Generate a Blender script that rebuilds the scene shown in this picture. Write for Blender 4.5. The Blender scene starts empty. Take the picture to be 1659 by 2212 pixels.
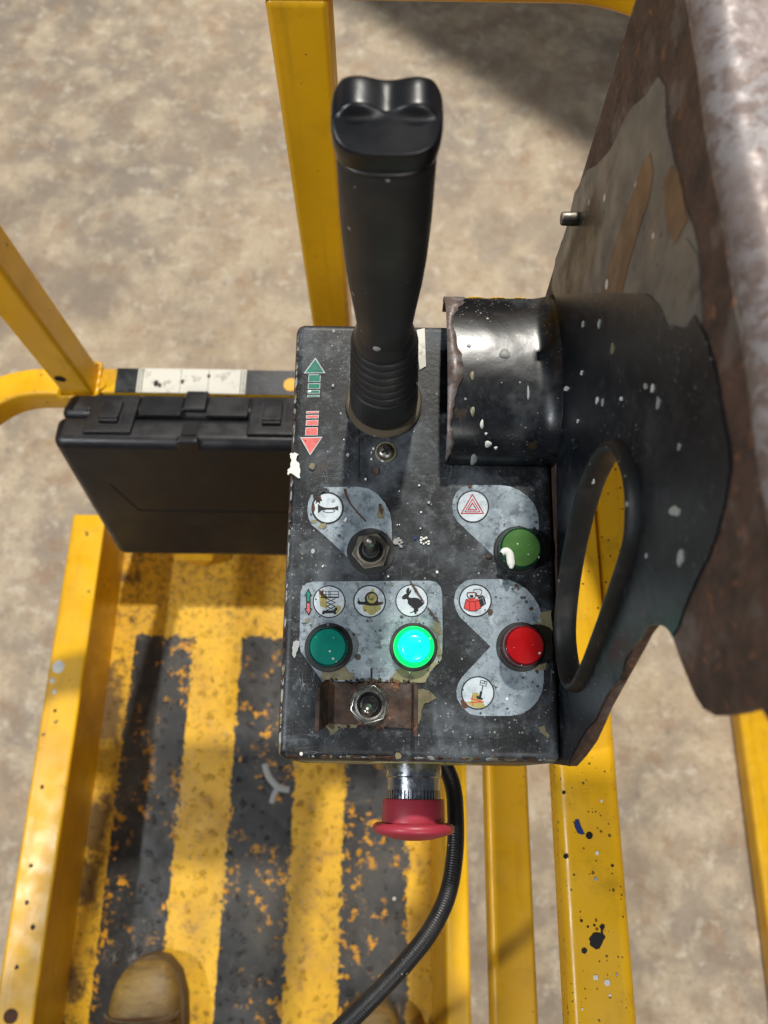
import bpy, bmesh, math, random
from mathutils import Vector, Matrix
from mathutils.geometry import tessellate_polygon
random.seed(7)
SC = bpy.context.scene
COL = SC.collection
R = math.radians

# ------------------------------------------------------------------ camera, world, lamps, exposure
CAM_Z = 2.10
TILT, ROLL = R(19.3), R(0.9)
cam = bpy.data.cameras.new("camera"); camo = bpy.data.objects.new("camera", cam); COL.objects.link(camo)
CAM_M = Matrix.Rotation(TILT, 3, 'X') @ Matrix.Rotation(ROLL, 3, 'Z')
camo.matrix_world = Matrix.Translation((0, 0, CAM_Z)) @ CAM_M.to_4x4()
cam.sensor_fit = 'VERTICAL'; cam.sensor_height = 36.0
cam.lens = 36.0 * 1650 / 2212
cam.clip_start = 0.01; cam.clip_end = 200
cam.dof.use_dof = True; cam.dof.focus_distance = 0.425; cam.dof.aperture_fstop = 9.0
SC.camera = camo

W = bpy.data.worlds.new("World"); SC.world = W; W.use_nodes = True
W.node_tree.nodes["Background"].inputs[0].default_value = (0.80, 0.88, 1.0, 1)
W.node_tree.nodes["Background"].inputs[1].default_value = 0.09

def lamp(name, loc, target, power, size, col):
    l = bpy.data.lights.new(name, 'AREA'); l.shape = 'SQUARE'; l.size = size; l.energy = power; l.color = col
    o = bpy.data.objects.new(name, l); COL.objects.link(o); o.location = loc
    o.rotation_euler = (Vector(target) - Vector(loc)).to_track_quat('-Z', 'Y').to_euler()
lamp("high_bay_lamp_front", (1.1, 9.6, 13.0), (0, .1, 1.5), 2350, .55, (1.0, .96, .88))
lamp("high_bay_lamp_side", (-1.75, -.45, 3.75), (0, .1, 1.5), 38, .10, (.93, .97, 1.0))
lamp("rear_fill_lamp", (1.0, -2.3, 4.7), (0, .1, 1.5), 44, .6, (1.0, .97, .92))  # added fill from behind, brightens post fronts and side rails

SC.view_settings.view_transform = 'Standard'; SC.view_settings.look = 'None'
SC.view_settings.exposure = 0.0; SC.view_settings.gamma = 1.0
SC.render.engine = 'CYCLES'
SC.cycles.use_denoising = True; SC.cycles.use_adaptive_sampling = True; SC.cycles.adaptive_threshold = .025
SC.cycles.max_bounces = 4; SC.cycles.diffuse_bounces = 2; SC.cycles.glossy_bounces = 2; SC.cycles.transmission_bounces = 1
SC.cycles.caustics_reflective = False; SC.cycles.caustics_refractive = False

# ------------------------------------------------------------------ measuring helpers (photo measure -> point on a real plane)
FPX = 1650.0
def ray(u, v):
    return CAM_M @ Vector(((u - 829.5) / FPX, -(v - 1106.0) / FPX, -1.0))
CAMP = Vector((0, 0, CAM_Z))
def at(u, v, x=None, y=None, z=None):
    d = ray(u, v)
    t = (z - CAM_Z) / d.z if z is not None else (x / d.x if x is not None else y / d.y)
    return CAMP + t * d
PA, PZ = 0.10, 1.674                       # control panel: z = PZ + PA * y
PN = Vector((0, -PA, 1)).normalized()
def P(u, v, h=0.0):
    d = ray(u, v); k = PZ + h * math.sqrt(1 + PA * PA)
    return CAMP + d * ((k - CAM_Z) / (d.z - PA * d.y))
def crop(x0, y0, k):
    return lambda p, h=0.0: P((x0 + p[0] * k) * .54004, (y0 + p[1] * k) * .54004, h)
Z1 = crop(1200, 1900, .36166); Z2 = crop(1180, 2300, .37372); Z3 = crop(1780, 1900, .30139)
Z4 = crop(1780, 2300, .30139); Z5 = crop(1150, 2640, .39180); Z7 = crop(1180, 1380, .23512); ZB = crop(1100, 1200, .72333)

# ------------------------------------------------------------------ object helpers
ORG = {}
def setp(o, label=None, cat=None, group=None, kind=None):
    if label: o["label"] = label
    if cat: o["category"] = cat
    if group: o["group"] = group
    if kind: o["kind"] = kind
    return o
def root(name, label, cat, loc, group=None):
    o = bpy.data.objects.new(name, None); COL.objects.link(o); o.location = loc; o.empty_display_size = .05
    ORG[o] = Vector(loc); return setp(o, label, cat, group)
class G:
    def __init__(s): s.v = []; s.f = []; s.m = []
    def add(s, vf, mi=0):
        b = len(s.v); s.v += [Vector(p) for p in vf[0]]
        for f in vf[1]: s.f.append([i + b for i in f]); s.m.append(mi)
        return s
def mesh(name, g, mats, parent=None, smooth=None, bev=0, seg=2, sub=0, weld=False):
    if isinstance(g, tuple): g = G().add(g)
    if not isinstance(mats, (list, tuple)): mats = [mats]
    org = ORG.get(parent, Vector((0, 0, 0)))
    me = bpy.data.meshes.new(name)
    me.from_pydata([p - org for p in g.v], [], g.f)
    for m in mats: me.materials.append(m)
    me.polygons.foreach_set("material_index", g.m)
    bm = bmesh.new(); bm.from_mesh(me)
    if weld: bmesh.ops.remove_doubles(bm, verts=bm.verts, dist=1e-6)
    bmesh.ops.recalc_face_normals(bm, faces=bm.faces); bm.to_mesh(me); bm.free()
    o = bpy.data.objects.new(name, me); COL.objects.link(o)
    if parent: o.parent = parent
    ORG[o] = org
    if bev:
        md = o.modifiers.new("bevel", 'BEVEL'); md.width = bev; md.segments = seg; md.limit_method = 'ANGLE'; md.angle_limit = R(35)
        md.harden_normals = False
        smooth = smooth or 35
    if sub:
        md = o.modifiers.new("sub", 'SUBSURF'); md.levels = sub; md.render_levels = sub; smooth = smooth or 180
    if smooth:
        me.polygons.foreach_set("use_smooth", [True] * len(me.polygons))
        if smooth < 180 and not bev: me.set_sharp_from_angle(angle=R(smooth))
        if bev:
            for p in me.polygons: p.use_smooth = True
            w = o.modifiers.new("wn", 'WEIGHTED_NORMAL'); w.keep_sharp = False
    return o

def box(x0, x1, y0, y1, z0, z1):
    v = [(x, y, z) for z in (z0, z1) for y in (y0, y1) for x in (x0, x1)]
    return v, [(0, 1, 3, 2), (4, 6, 7, 5), (0, 4, 5, 1), (2, 3, 7, 6), (0, 2, 6, 4), (1, 5, 7, 3)]
def obox(o, U, V, N, a0, a1, b0, b1, c0, c1):
    v, f = box(a0, a1, b0, b1, c0, c1)
    return [Vector(o) + U * p[0] + V * p[1] + N * p[2] for p in v], f
def prism(poly, off, holes=()):
    off = Vector(off); loops = [[Vector(p) for p in poly]] + [[Vector(p) for p in h] for h in holes]
    flat = [p for l in loops for p in l]; n = len(flat)
    tri = tessellate_polygon(loops)
    v = flat + [p + off for p in flat]
    f = [tuple(t) for t in tri] + [tuple(i + n for i in reversed(t)) for t in tri]
    b = 0
    for l in loops:
        k = len(l)
        f += [(b + i, b + (i + 1) % k, b + (i + 1) % k + n, b + i + n) for i in range(k)]
        b += k
    return v, f
def flat(poly):
    pts = [Vector(p) for p in poly]
    return pts, [tuple(t) for t in tessellate_polygon([pts])]
def frame(axis, ref=None):
    n = Vector(axis).normalized()
    r = Vector(ref) if ref else (Vector((1, 0, 0)) if abs(n.x) < .8 else Vector((0, 1, 0)))
    u = (r - n * r.dot(n)).normalized(); return u, n.cross(u), n
def lathe(prof, O, axis, seg=32, cap0=True, cap1=True, ref=None, rot=0, sx=1, sy=1, rfun=None):
    u, w, n = frame(axis, ref); O = Vector(O); v = []; f = []
    for r, h in prof:
        for k in range(seg):
            a = rot + 2 * math.pi * k / seg
            rr = r * (rfun(a, h) if rfun else 1)
            v.append(O + n * h + u * (rr * sx * math.cos(a)) + w * (rr * sy * math.sin(a)))
    m = len(prof)
    for i in range(m - 1):
        for k in range(seg):
            k2 = (k + 1) % seg
            f.append((i * seg + k, i * seg + k2, (i + 1) * seg + k2, (i + 1) * seg + k))
    if cap0: f.append(tuple(reversed(range(seg))))
    if cap1: f.append(tuple((m - 1) * seg + k for k in range(seg)))
    return v, f
def catmull(pts, n=8, closed=False):
    pts = [Vector(p) for p in pts]; m = len(pts); out = []
    for i in range(m if closed else m - 1):
        g = (lambda j: pts[j % m]) if closed else (lambda j: pts[min(max(j, 0), m - 1)])
        a, b, c, d = g(i - 1), g(i), g(i + 1), g(i + 2)
        for k in range(n):
            t = k / n
            out.append(.5 * ((2 * b) + (c - a) * t + (2 * a - 5 * b + 4 * c - d) * t * t + (3 * b - a - 3 * c + d) * t ** 3))
    if not closed: out.append(pts[-1])
    return out
def sweep(path, sec, closed=False, up=(0, 0, 1), rscale=None, caps=True):
    path = [Vector(p) for p in path]; n = len(path); k = len(sec); v = []; f = []
    for i in range(n):
        a = path[(i - 1) % n] if closed or i > 0 else path[i]
        b = path[(i + 1) % n] if closed or i < n - 1 else path[i]
        t = (b - a).normalized(); s = t.cross(Vector(up)).normalized(); w = s.cross(t)
        q = rscale(i) if rscale else 1
        v += [path[i] + s * (p[0] * q) + w * (p[1] * q) for p in sec]
    for i in range(n if closed else n - 1):
        j = (i + 1) % n
        f += [(i * k + a, i * k + (a + 1) % k, j * k + (a + 1) % k, j * k + a) for a in range(k)]
    if not closed and caps: f += [tuple(range(k)), tuple((n - 1) * k + a for a in reversed(range(k)))]
    return v, f
def circ(r, n=14, ry=None): return [(r * math.cos(2 * math.pi * i / n), (ry or r) * math.sin(2 * math.pi * i / n)) for i in range(n)]
def rrect(w, h, r, n=4):
    o = []
    for cx, cy, a0 in ((w / 2 - r, h / 2 - r, 0), (-w / 2 + r, h / 2 - r, 90), (-w / 2 + r, -h / 2 + r, 180), (w / 2 - r, -h / 2 + r, 270)):
        for i in range(n + 1):
            a = R(a0 + 90 * i / n); o.append((cx + r * math.cos(a), cy + r * math.sin(a)))
    return o
def arc(cx, cy, r, a0, a1, n=10, ry=None):
    return [(cx + r * math.cos(R(a0 + (a1 - a0) * i / n)), cy + (ry or r) * math.sin(R(a0 + (a1 - a0) * i / n))) for i in range(n + 1)]
def jag(poly, amp, step, seed=1, smoothk=0):
    """roughen a 2-D outline: chipped paint, torn film"""
    rr = random.Random(seed); o = []
    for i in range(len(poly)):
        a, b = Vector(poly[i]), Vector(poly[(i + 1) % len(poly)])
        n = max(1, int((b - a).length / step)); d = (b - a); nn = Vector((-d.y, d.x)).normalized() if d.length else Vector((0, 0))
        for k in range(n):
            o.append(tuple(a + d * (k / n) + nn * rr.uniform(-amp, amp)))
    return o

# ------------------------------------------------------------------ materials
def S(r, g, b):
    f = lambda c: (c / 12.92 if c <= .04045 else ((c + .055) / 1.055) ** 2.4)
    return (f(r / 255), f(g / 255), f(b / 255), 1)
class Mt:
    fine = False
    def __init__(s, name, rough=.5, metal=0.0, spec=.5, col=None):
        s.m = bpy.data.materials.new(name); s.m.use_nodes = True; s.nt = s.m.node_tree
        s.b = s.nt.nodes["Principled BSDF"]; s.tc = s.nt.nodes.new("ShaderNodeTexCoord").outputs["Object"]
        s.b.inputs["Roughness"].default_value = rough; s.b.inputs["Metallic"].default_value = metal
        s.b.inputs["Specular IOR Level"].default_value = spec
        if col: s.b.inputs["Base Color"].default_value = col
    def put(s, sock, val):
        if hasattr(val, "is_output"): s.nt.links.new(val, sock)
        elif val is not None: sock.default_value = val
    def set(s, **k):
        nm = {"col": "Base Color", "rough": "Roughness", "metal": "Metallic", "normal": "Normal", "alpha": "Alpha"}
        for a, b in k.items(): s.put(s.b.inputs[nm.get(a, a)], b)
        return s
    def mapc(s, scale=(1, 1, 1), rot=(0, 0, 0), loc=(0, 0, 0)):
        n = s.nt.nodes.new("ShaderNodeMapping"); s.nt.links.new(s.tc, n.inputs[0])
        n.inputs["Scale"].default_value = scale; n.inputs["Rotation"].default_value = rot; n.inputs["Location"].default_value = loc
        return n.outputs[0]
    def noise(s, scale, detail=4, rough=.55, dist=0, vec=None, color=False):
        n = s.nt.nodes.new("ShaderNodeTexNoise"); s.nt.links.new(vec or s.tc, n.inputs["Vector"])
        n.inputs["Scale"].default_value = scale; n.inputs["Detail"].default_value = min(detail, 5 if s.fine else 3)
        n.inputs["Roughness"].default_value = rough; n.inputs["Distortion"].default_value = dist
        return n.outputs["Color" if color else "Fac"]
    def voro(s, scale, feature='F1', vec=None):
        n = s.nt.nodes.new("ShaderNodeTexVoronoi"); s.nt.links.new(vec or s.tc, n.inputs["Vector"])
        n.feature = feature; n.inputs["Scale"].default_value = scale; return n
    def ramp(s, f, stops, interp='LINEAR'):
        n = s.nt.nodes.new("ShaderNodeValToRGB"); s.put(n.inputs[0], f); n.color_ramp.interpolation = interp
        e = n.color_ramp.elements
        while len(e) < len(stops): e.new(.5)
        for i, (p, c) in enumerate(stops): e[i].position = p; e[i].color = c if not isinstance(c, (int, float)) else (c, c, c, 1)
        return n.outputs[0]
    def thr(s, f, lo, hi, a=0.0, b=1.0):
        n = s.nt.nodes.new("ShaderNodeMapRange"); n.interpolation_type = 'SMOOTHSTEP'; s.put(n.inputs[0], f)
        n.inputs[1].default_value = lo; n.inputs[2].default_value = hi; n.inputs[3].default_value = a; n.inputs[4].default_value = b
        return n.outputs[0]
    def mix(s, f, a, b):
        n = s.nt.nodes.new("ShaderNodeMix"); n.data_type = 'RGBA'; s.put(n.inputs[0], f); s.put(n.inputs[6], a); s.put(n.inputs[7], b)
        return n.outputs[2]
    def ma(s, op, a, b=0.0, c=None):
        n = s.nt.nodes.new("ShaderNodeMath"); n.operation = op; s.put(n.inputs[0], a); s.put(n.inputs[1], b)
        if c is not None: s.put(n.inputs[2], c)
        return n.outputs[0]
    def sep(s, v=None):
        n = s.nt.nodes.new("ShaderNodeSeparateXYZ"); s.nt.links.new(v or s.tc, n.inputs[0]); return n.outputs
    def speck(s, scale, size, density, vec=None):
        """round droplets of many sizes: mask 0..1"""
        v = s.voro(scale, vec=vec); q = s.nt.nodes.new("ShaderNodeSeparateColor"); s.nt.links.new(v.outputs["Color"], q.inputs[0])
        rad = s.ma('MULTIPLY', s.ma('POWER', q.outputs[1], 2.5), size); rad = s.ma('ADD', rad, size * .18)
        near = s.ma('LESS_THAN', v.outputs["Distance"], rad); pick = s.ma('LESS_THAN', q.outputs[0], density)
        return s.ma('MULTIPLY', near, pick)
    def warp(s, amt, scale):
        n = s.nt.nodes.new('ShaderNodeMix'); n.data_type = 'VECTOR'; n.inputs[0].default_value = amt
        s.nt.links.new(s.tc, n.inputs[4]); s.nt.links.new(s.noise(scale, 3, .7, color=True), n.inputs[5]); return n.outputs[1]
    def lines(s, scale, width, detail=2, vec=None, dist=0):
        n = s.ma('ABSOLUTE', s.ma('SUBTRACT', s.noise(scale, detail, .5, dist, vec), .5)); return s.thr(n, 0, width, 1, 0)
    def bump(s, h, strength=.3, d=.001, prev=None):
        n = s.nt.nodes.new("ShaderNodeBump"); n.inputs["Strength"].default_value = strength; n.inputs["Distance"].default_value = d
        s.put(n.inputs["Height"], h)
        if prev is not None: s.nt.links.new(prev, n.inputs["Normal"])
        return n.outputs[0]
MUL = lambda s, a, b: s.ma('MULTIPLY', a, b)

def yellow_paint(name, chips=.5, dirt=.4, spat=.3, base=(236, 181, 18)):
    s = Mt(name, .38)
    c = s.mix(s.thr(s.noise(9, 5), .35, .7), S(*base), S(base[0] - 14, base[1] - 16, base[2] + 2))
    s.fine = True; d = s.thr(s.noise(34, 6, .7), .50, .74); stk = s.thr(s.noise(60, 4, .6, 0, s.mapc((1, .06, .06))), .52, .72)
    c = s.mix(MUL(s, stk, .28), c, S(150, 104, 30))
    c = s.mix(MUL(s, d, dirt * .7), c, S(120, 82, 28))
    fine = s.speck(420, .42, .30 * spat - .05)
    c = s.mix(MUL(s, fine, .8), c, S(70, 48, 20))
    chip = s.speck(55, .15, .20 * chips, s.warp(.018, 140))
    c = s.mix(chip, c, S(42, 34, 28))
    chip2 = MUL(s, s.thr(s.noise(70, 5, .7), .66, .68), s.thr(s.noise(8, 2), .52, .56))
    c = s.mix(MUL(s, chip2, chips), c, S(52, 38, 26))
    wh = s.speck(48, .2, .07 * spat); c = s.mix(wh, c, S(225, 222, 210))
    n = s.bump(s.noise(180, 3), .12, .0008); n = s.bump(chip2, .4, -.0006, n)
    s.set(col=c, rough=s.thr(s.noise(30, 4), .3, .8, .28, .52), normal=n)
    return s.m
M_YEL = yellow_paint("yellow_paint", .5, .3, .2)
M_YEL_SPAT = yellow_paint("yellow_paint_spattered", .7, .45, 1.0)
M_YEL_WORN = yellow_paint("yellow_paint_worn", 1.0, .6, .3)

def black_paint(name, dust=.5, speckle=.5, gloss=.35, tint=(24, 27, 32), scr=.5):
    s = Mt(name, gloss); s.fine = True
    c = s.mix(s.thr(s.noise(14, 5), .35, .7), S(*tint), S(tint[0] - 8, tint[1] - 8, tint[2] - 7))
    cloud = MUL(s, s.thr(s.noise(26, 8, .68), .40, .74), s.thr(s.noise(9, 3), .30, .60))
    c = s.mix(MUL(s, cloud, dust), c, S(100, 107, 114)); c = s.mix(MUL(s, s.thr(s.noise(130, 5, .75), .50, .72), dust * .55), c, S(112, 118, 122))
    fd = s.thr(s.noise(900, 3, .7), .55, .8); c = s.mix(MUL(s, fd, dust * .35), c, S(120, 126, 130))
    l1 = s.lines(30, .0035, 2, s.mapc((1, 6, 1), (0, 0, .5))); l2 = s.lines(26, .003, 2, s.mapc((5, 1, 1), (0, 0, .25), (3, 1, 2)))
    brk = s.thr(s.noise(40, 3), .5, .62)
    c = s.mix(MUL(s, MUL(s, s.ma('MAXIMUM', l1, l2), brk), scr), c, S(120, 128, 134))
    br = MUL(s, s.thr(s.noise(38, 5, .7), .64, .70), .6); c = s.mix(br, c, S(74, 60, 42))
    near = s.thr(s.noise(11, 3), .38, .62)
    sp = s.ma('MAXIMUM', MUL(s, s.speck(760, .36, .34 * speckle), near), s.speck(300, .20, .12 * speckle)); sp = s.ma('MAXIMUM', sp, s.speck(95, .09, .05 * speckle))
    c = s.mix(MUL(s, sp, .62), c, S(178, 179, 174))
    n = s.bump(s.noise(420, 4, .6), .22 if gloss > .25 else .05, .0006); n = s.bump(sp, .5 if gloss > .25 else .2, .0006, n)
    if gloss < .25: n = s.bump(s.noise(34, 2, .5), .35, .0022, n)
    s.set(col=c, rough=s.ma('ADD', s.thr(cloud, 0, 1, gloss, gloss + .3), MUL(s, s.noise(60, 3), .12)), normal=n)
    return s.m
M_BLACK = black_paint("black_paint_dusty", .85, 1.0, .38, (19, 21, 24), 1.0)
M_BLACK_GLOSS = black_paint("black_paint_gloss", .22, .85, .22, (17, 19, 23), .25)
M_BLACK_PLATE = black_paint("black_paint_plate", .16, .5, .26, (12, 16, 23), .5)

def rust(name, a=(92, 64, 52), b=(56, 40, 34), pale=.15, metal=.0, rough=.75):
    s = Mt(name, rough, metal)
    c = s.mix(s.thr(s.noise(60, 7, .7), .35, .68), S(*a), S(*b))
    c = s.mix(s.thr(s.noise(150, 5, .7), .58, .7), c, S(128, 84, 54))
    c = s.mix(MUL(s, s.thr(s.noise(34, 6, .7), .52, .68), pale), c, S(150, 146, 142))
    h = s.noise(300, 6, .7); s.set(col=c, normal=s.bump(h, .5, .001), rough=s.thr(h, .3, .7, rough - .15, rough + .1))
    return s.m
M_RUST = rust("rusty_steel", (86, 64, 54), (58, 44, 38), .25)
M_RUST_DK = rust("dark_rust", (84, 62, 48), (44, 33, 28), .1)
s = Mt("worn_pale_rust_steel", .45, .3); s.fine = True
c = s.mix(s.thr(s.noise(140, 5, .68), .44, .56), S(136, 130, 130), S(110, 96, 91)); c = s.mix(s.thr(s.noise(26, 4, .7), .45, .68), c, S(124, 111, 107)); c = s.mix(MUL(s, s.thr(s.noise(240, 4, .7), .58, .66), .8), c, S(104, 82, 72))
s.set(col=c, rough=s.thr(s.noise(160, 3), .35, .65, .42, .62), normal=s.bump(s.noise(240, 4, .6), .3, .0007)); M_RUST_PALE = s.m
def bare(name, a, b, metal, rough):
    s = Mt(name, rough, metal); c = s.mix(s.thr(s.noise(22, 6, .65), .35, .68), S(*a), S(*b))
    c = s.mix(MUL(s, s.thr(s.noise(40, 4, .7, 0, s.mapc((1, 1, .25))), .50, .68), .55), c, S(84, 62, 48)); c = s.mix(MUL(s, s.thr(s.noise(90, 4, .7), .56, .66), .5), c, S(60, 56, 54))
    c = s.mix(s.speck(260, .3, .12), c, S(70, 60, 54)); c = s.mix(s.speck(120, .25, .06), c, S(196, 194, 188))
    s.set(col=c, normal=s.bump(s.noise(120, 4), .12, .0008), rough=s.thr(s.noise(50, 4), .3, .7, rough - .1, rough + .1)); return s.m
M_BARE = bare("grey_primer_steel", (112, 108, 102), (90, 88, 86), .25, .42)
M_BROWN = bare("brown_primer", (112, 80, 50), (92, 66, 46), .0, .45)

def rubber(name, base, rough, grain=300, dust=.1):
    s = Mt(name, rough); c = s.mix(MUL(s, s.thr(s.noise(40, 6, .65), .5, .75), dust), S(*base), S(110, 104, 96))
    c = s.mix(MUL(s, s.speck(340, .3, .07), .6 if dust > .05 else .0), c, S(170, 168, 160))
    s.set(col=c, normal=s.bump(s.noise(grain * 3, 3), .18, .0005), rough=s.thr(s.noise(35, 4), .3, .7, rough - .08, rough + .1)); return s.m
M_GRIP = rubber("black_grip_rubber", (36, 36, 37), .52)
M_CAP = rubber("black_gloss_plastic", (20, 21, 25), .33, 60, .03)
M_BELLOWS = rubber("black_bellows_rubber", (34, 34, 35), .42, 300, .14)
M_TRIM = rubber("black_edge_rubber", (24, 25, 26), .55, 300, .2)
M_CASE = rubber("black_case_plastic", (30, 30, 33), .36, 420, .04)
M_CASE_DK = rubber("black_case_recess_shade", (16, 16, 18), .5, 420, .0)  # darker copy of the case plastic, paints the shade of recesses
M_COND = rubber("black_conduit", (24, 24, 26), .42, 200, .08)
M_BEZ = rubber("black_bezel", (34, 35, 36), .55, 300, .35)
M_DARK = Mt("dark_gap", .8, col=S(10, 10, 11)).m

def sticker(name, a, b, dirt=.6):
    s = Mt(name, .42); s.fine = True; c = s.mix(s.thr(s.noise(55, 7, .7), .3, .7), S(*a), S(*b))
    c = s.mix(MUL(s, s.thr(s.noise(170, 8, .78), .47, .66), dirt * .9), c, S(66, 76, 84)); c = s.mix(MUL(s, s.thr(s.noise(80, 5, .7), .56, .66), dirt * .6), c, S(192, 204, 212))
    c = s.mix(MUL(s, s.thr(s.noise(30, 5, .7), .56, .72), .55 * dirt), c, S(72, 80, 84))
    l = s.ma('MAXIMUM', s.lines(70, .005, 3), s.lines(55, .004, 2, s.mapc((1, 4, 1), (0, 0, .8))))
    c = s.mix(MUL(s, MUL(s, l, s.thr(s.noise(60, 3), .42, .55)), 1.2 * dirt), c, S(36, 40, 44))
    c = s.mix(MUL(s, s.speck(420, .38, .2 * dirt), .8), c, S(34, 34, 36)); c = s.mix(MUL(s, s.speck(120, .2, .12 * dirt), .9), c, S(60, 44, 30))
    c = s.mix(s.speck(230, .22, .05), c, S(225, 228, 226))
    s.set(col=c, normal=s.bump(s.noise(200, 4), .12, .0005)); return s.m
M_STK = sticker("blue_grey_decal", (156, 168, 176), (120, 132, 141), .8)
M_ICON = sticker("icon_white", (205, 214, 220), (182, 194, 202), .35)
M_INK = Mt("icon_ink", .45, col=S(26, 26, 30)).m
M_REDINK = Mt("icon_red", .45, col=S(196, 62, 58)).m
M_TRIINK = Mt("icon_triangle_red", .45, col=S(158, 40, 44)).m
M_GRNINK = Mt("icon_green", .45, col=S(20, 128, 108)).m
M_PINK = sticker("faded_red_print", (226, 112, 104), (206, 98, 94), .35)
M_GRNP = sticker("green_print", (14, 116, 96), (12, 100, 84), .25)
M_WHP = sticker("white_print", (206, 212, 212), (180, 188, 188), .3)
M_FILM = sticker("torn_beige_film", (142, 134, 104), (112, 104, 78), .4)
M_FILMY = sticker("yellowed_film", (176, 166, 100), (150, 140, 84), .3)
M_WHITE = Mt("white_paint_drop", .5, col=S(222, 222, 216)).m
M_GREYD = Mt("grey_paint_drop", .5, col=S(160, 164, 162)).m
M_BLUE = Mt("blue_paint_drop", .4, col=S(28, 52, 112)).m
M_BLKD = Mt("black_paint_drop", .35, col=S(26, 24, 26)).m
M_RUSTD = Mt("rust_stain", .8, col=S(84, 54, 38)).m
s = Mt("white_label", .5); s.set(col=s.mix(s.thr(s.noise(60, 6, .7), .55, .7), S(214, 210, 198), S(160, 152, 138))); M_LABEL = s.m

def plastic(name, col, edge, rough=.22, emit=None, es=0):
    s = Mt(name, rough); c = s.mix(s.thr(s.noise(90, 4), .4, .75), S(*col), S(*edge))
    d = s.ma('MAXIMUM', s.speck(520, .34, .16), s.speck(210, .2, .08)); c = s.mix(d, c, S(210, 206, 196))
    s.set(col=c, normal=s.bump(s.noise(160, 3), .06, .0005)); s.b.inputs["Coat Weight"].default_value = .35
    if emit: s.b.inputs["Emission Color"].default_value = emit; s.b.inputs["Emission Strength"].default_value = es
    return s.m
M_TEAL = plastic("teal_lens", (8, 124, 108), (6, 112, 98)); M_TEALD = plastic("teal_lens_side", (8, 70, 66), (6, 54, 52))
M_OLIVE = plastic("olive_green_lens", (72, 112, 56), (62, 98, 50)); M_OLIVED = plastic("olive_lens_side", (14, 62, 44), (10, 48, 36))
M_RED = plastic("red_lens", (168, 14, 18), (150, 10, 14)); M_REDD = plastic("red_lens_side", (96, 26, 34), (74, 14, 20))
M_LIT = plastic("lit_green_lens", (10, 190, 150), (10, 180, 150), .25, (0.0, .86, .50, 1), 1.7)
M_LITC = plastic("lit_green_core", (10, 200, 190), (10, 190, 190), .25, (0.0, .92, .93, 1), 3.0)
M_LITS = plastic("lit_green_side", (8, 150, 70), (8, 130, 60), .2, (0.0, .75, .13, 1), 1.7)
s = Mt("estop_red", .42); c = s.mix(s.thr(s.noise(40, 5, .6), .5, .75), S(164, 50, 66), S(128, 44, 56))
s.set(col=s.mix(s.speck(300, .25, .05), c, S(200, 180, 176)), normal=s.bump(s.noise(300, 3), .08, .0004)); M_ESTOP = s.m
def metal(name, col, rough, dirt=.3):
    s = Mt(name, rough, 1.0); f = MUL(s, s.thr(s.noise(120, 6, .7), .5, .7), dirt)
    s.set(col=s.mix(f, S(*col), S(84, 76, 66)), rough=s.thr(s.noise(260, 4), .3, .7, rough - .08, rough + .14), metal=s.thr(f, 0, 1, 1, .4),
          normal=s.bump(s.noise(500, 3), .1, .0003)); return s.m
M_CHROME = metal("zinc_plate", (168, 173, 180), .24, .25)
M_NUT = metal("dirty_nut", (134, 128, 118), .46, .8)
M_STEEL = metal("dull_steel", (150, 148, 142), .32, .3)
M_KNOBD = metal("dull_lever_tip", (150, 148, 140), .38, .35)

# concrete
s = Mt("concrete", .8); s.fine = True
big = s.noise(1.3, 3, .55); mid = s.noise(8, 5, .64); c = s.mix(s.thr(big, .40, .62), S(186, 165, 138), S(156, 143, 128))
c = s.mix(MUL(s, s.thr(mid, .42, .62), .65), c, S(212, 195, 168)); c = s.mix(MUL(s, s.thr(s.noise(5.5, 5, .64, 0, s.mapc(loc=(4, 2, 1))), .48, .66), .55), c, S(132, 120, 108))
c = s.mix(MUL(s, s.thr(s.noise(20, 5, .64, 0, s.mapc(loc=(1, 7, 3))), .54, .66), .5), c, S(222, 212, 192))
c = s.mix(MUL(s, s.thr(s.noise(10, 5, .72, 0, s.mapc(loc=(9, 5, 3))), .50, .68), .5), c, S(158, 122, 90))
c = s.mix(MUL(s, s.thr(s.noise(26, 4, .64, 0, s.mapc(loc=(3, 1, 8))), .58, .70), .38), c, S(118, 108, 98))
v = s.voro(5, 'DISTANCE_TO_EDGE', s.warp(.06, 9)); ck = MUL(s, s.thr(v.outputs["Distance"], 0, .022, 1, 0), s.thr(big, .48, .6)); c = s.mix(MUL(s, ck, .10), c, S(104, 96, 88))
c = s.mix(MUL(s, s.speck(22, .12, .25, s.warp(.03, 40)), .6), c, S(96, 88, 80)); c = s.mix(s.speck(17, .07, .07), c, S(236, 232, 224))
c = s.mix(MUL(s, s.thr(s.noise(2.6, 3, .6, 0, s.mapc(loc=(6, 1, 4))), .52, .62), .35), c, S(128, 116, 106)); c = s.mix(MUL(s, s.thr(s.noise(90, 4, .7), .48, .70), .35), c, S(122, 110, 98))
s.set(col=c, rough=s.thr(mid, .3, .7, .6, .85)); M_CONC = s.m

# deck: yellow with worn black stripes along y, studded with small anti-slip bumps
s = Mt("deck_striped", .5); s.fine = True
xyz = s.sep(); wob = s.ma('SUBTRACT', s.noise(38, 5, .75), .5); wob2 = s.ma('SUBTRACT', s.noise(130, 4, .7), .5)
calm = s.thr(s.noise(7, 2), .40, .60, .35, 2.3)
xw = s.ma('ADD', xyz[0], MUL(s, calm, s.ma('ADD', MUL(s, wob, .024), MUL(s, wob2, .016))))
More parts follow.
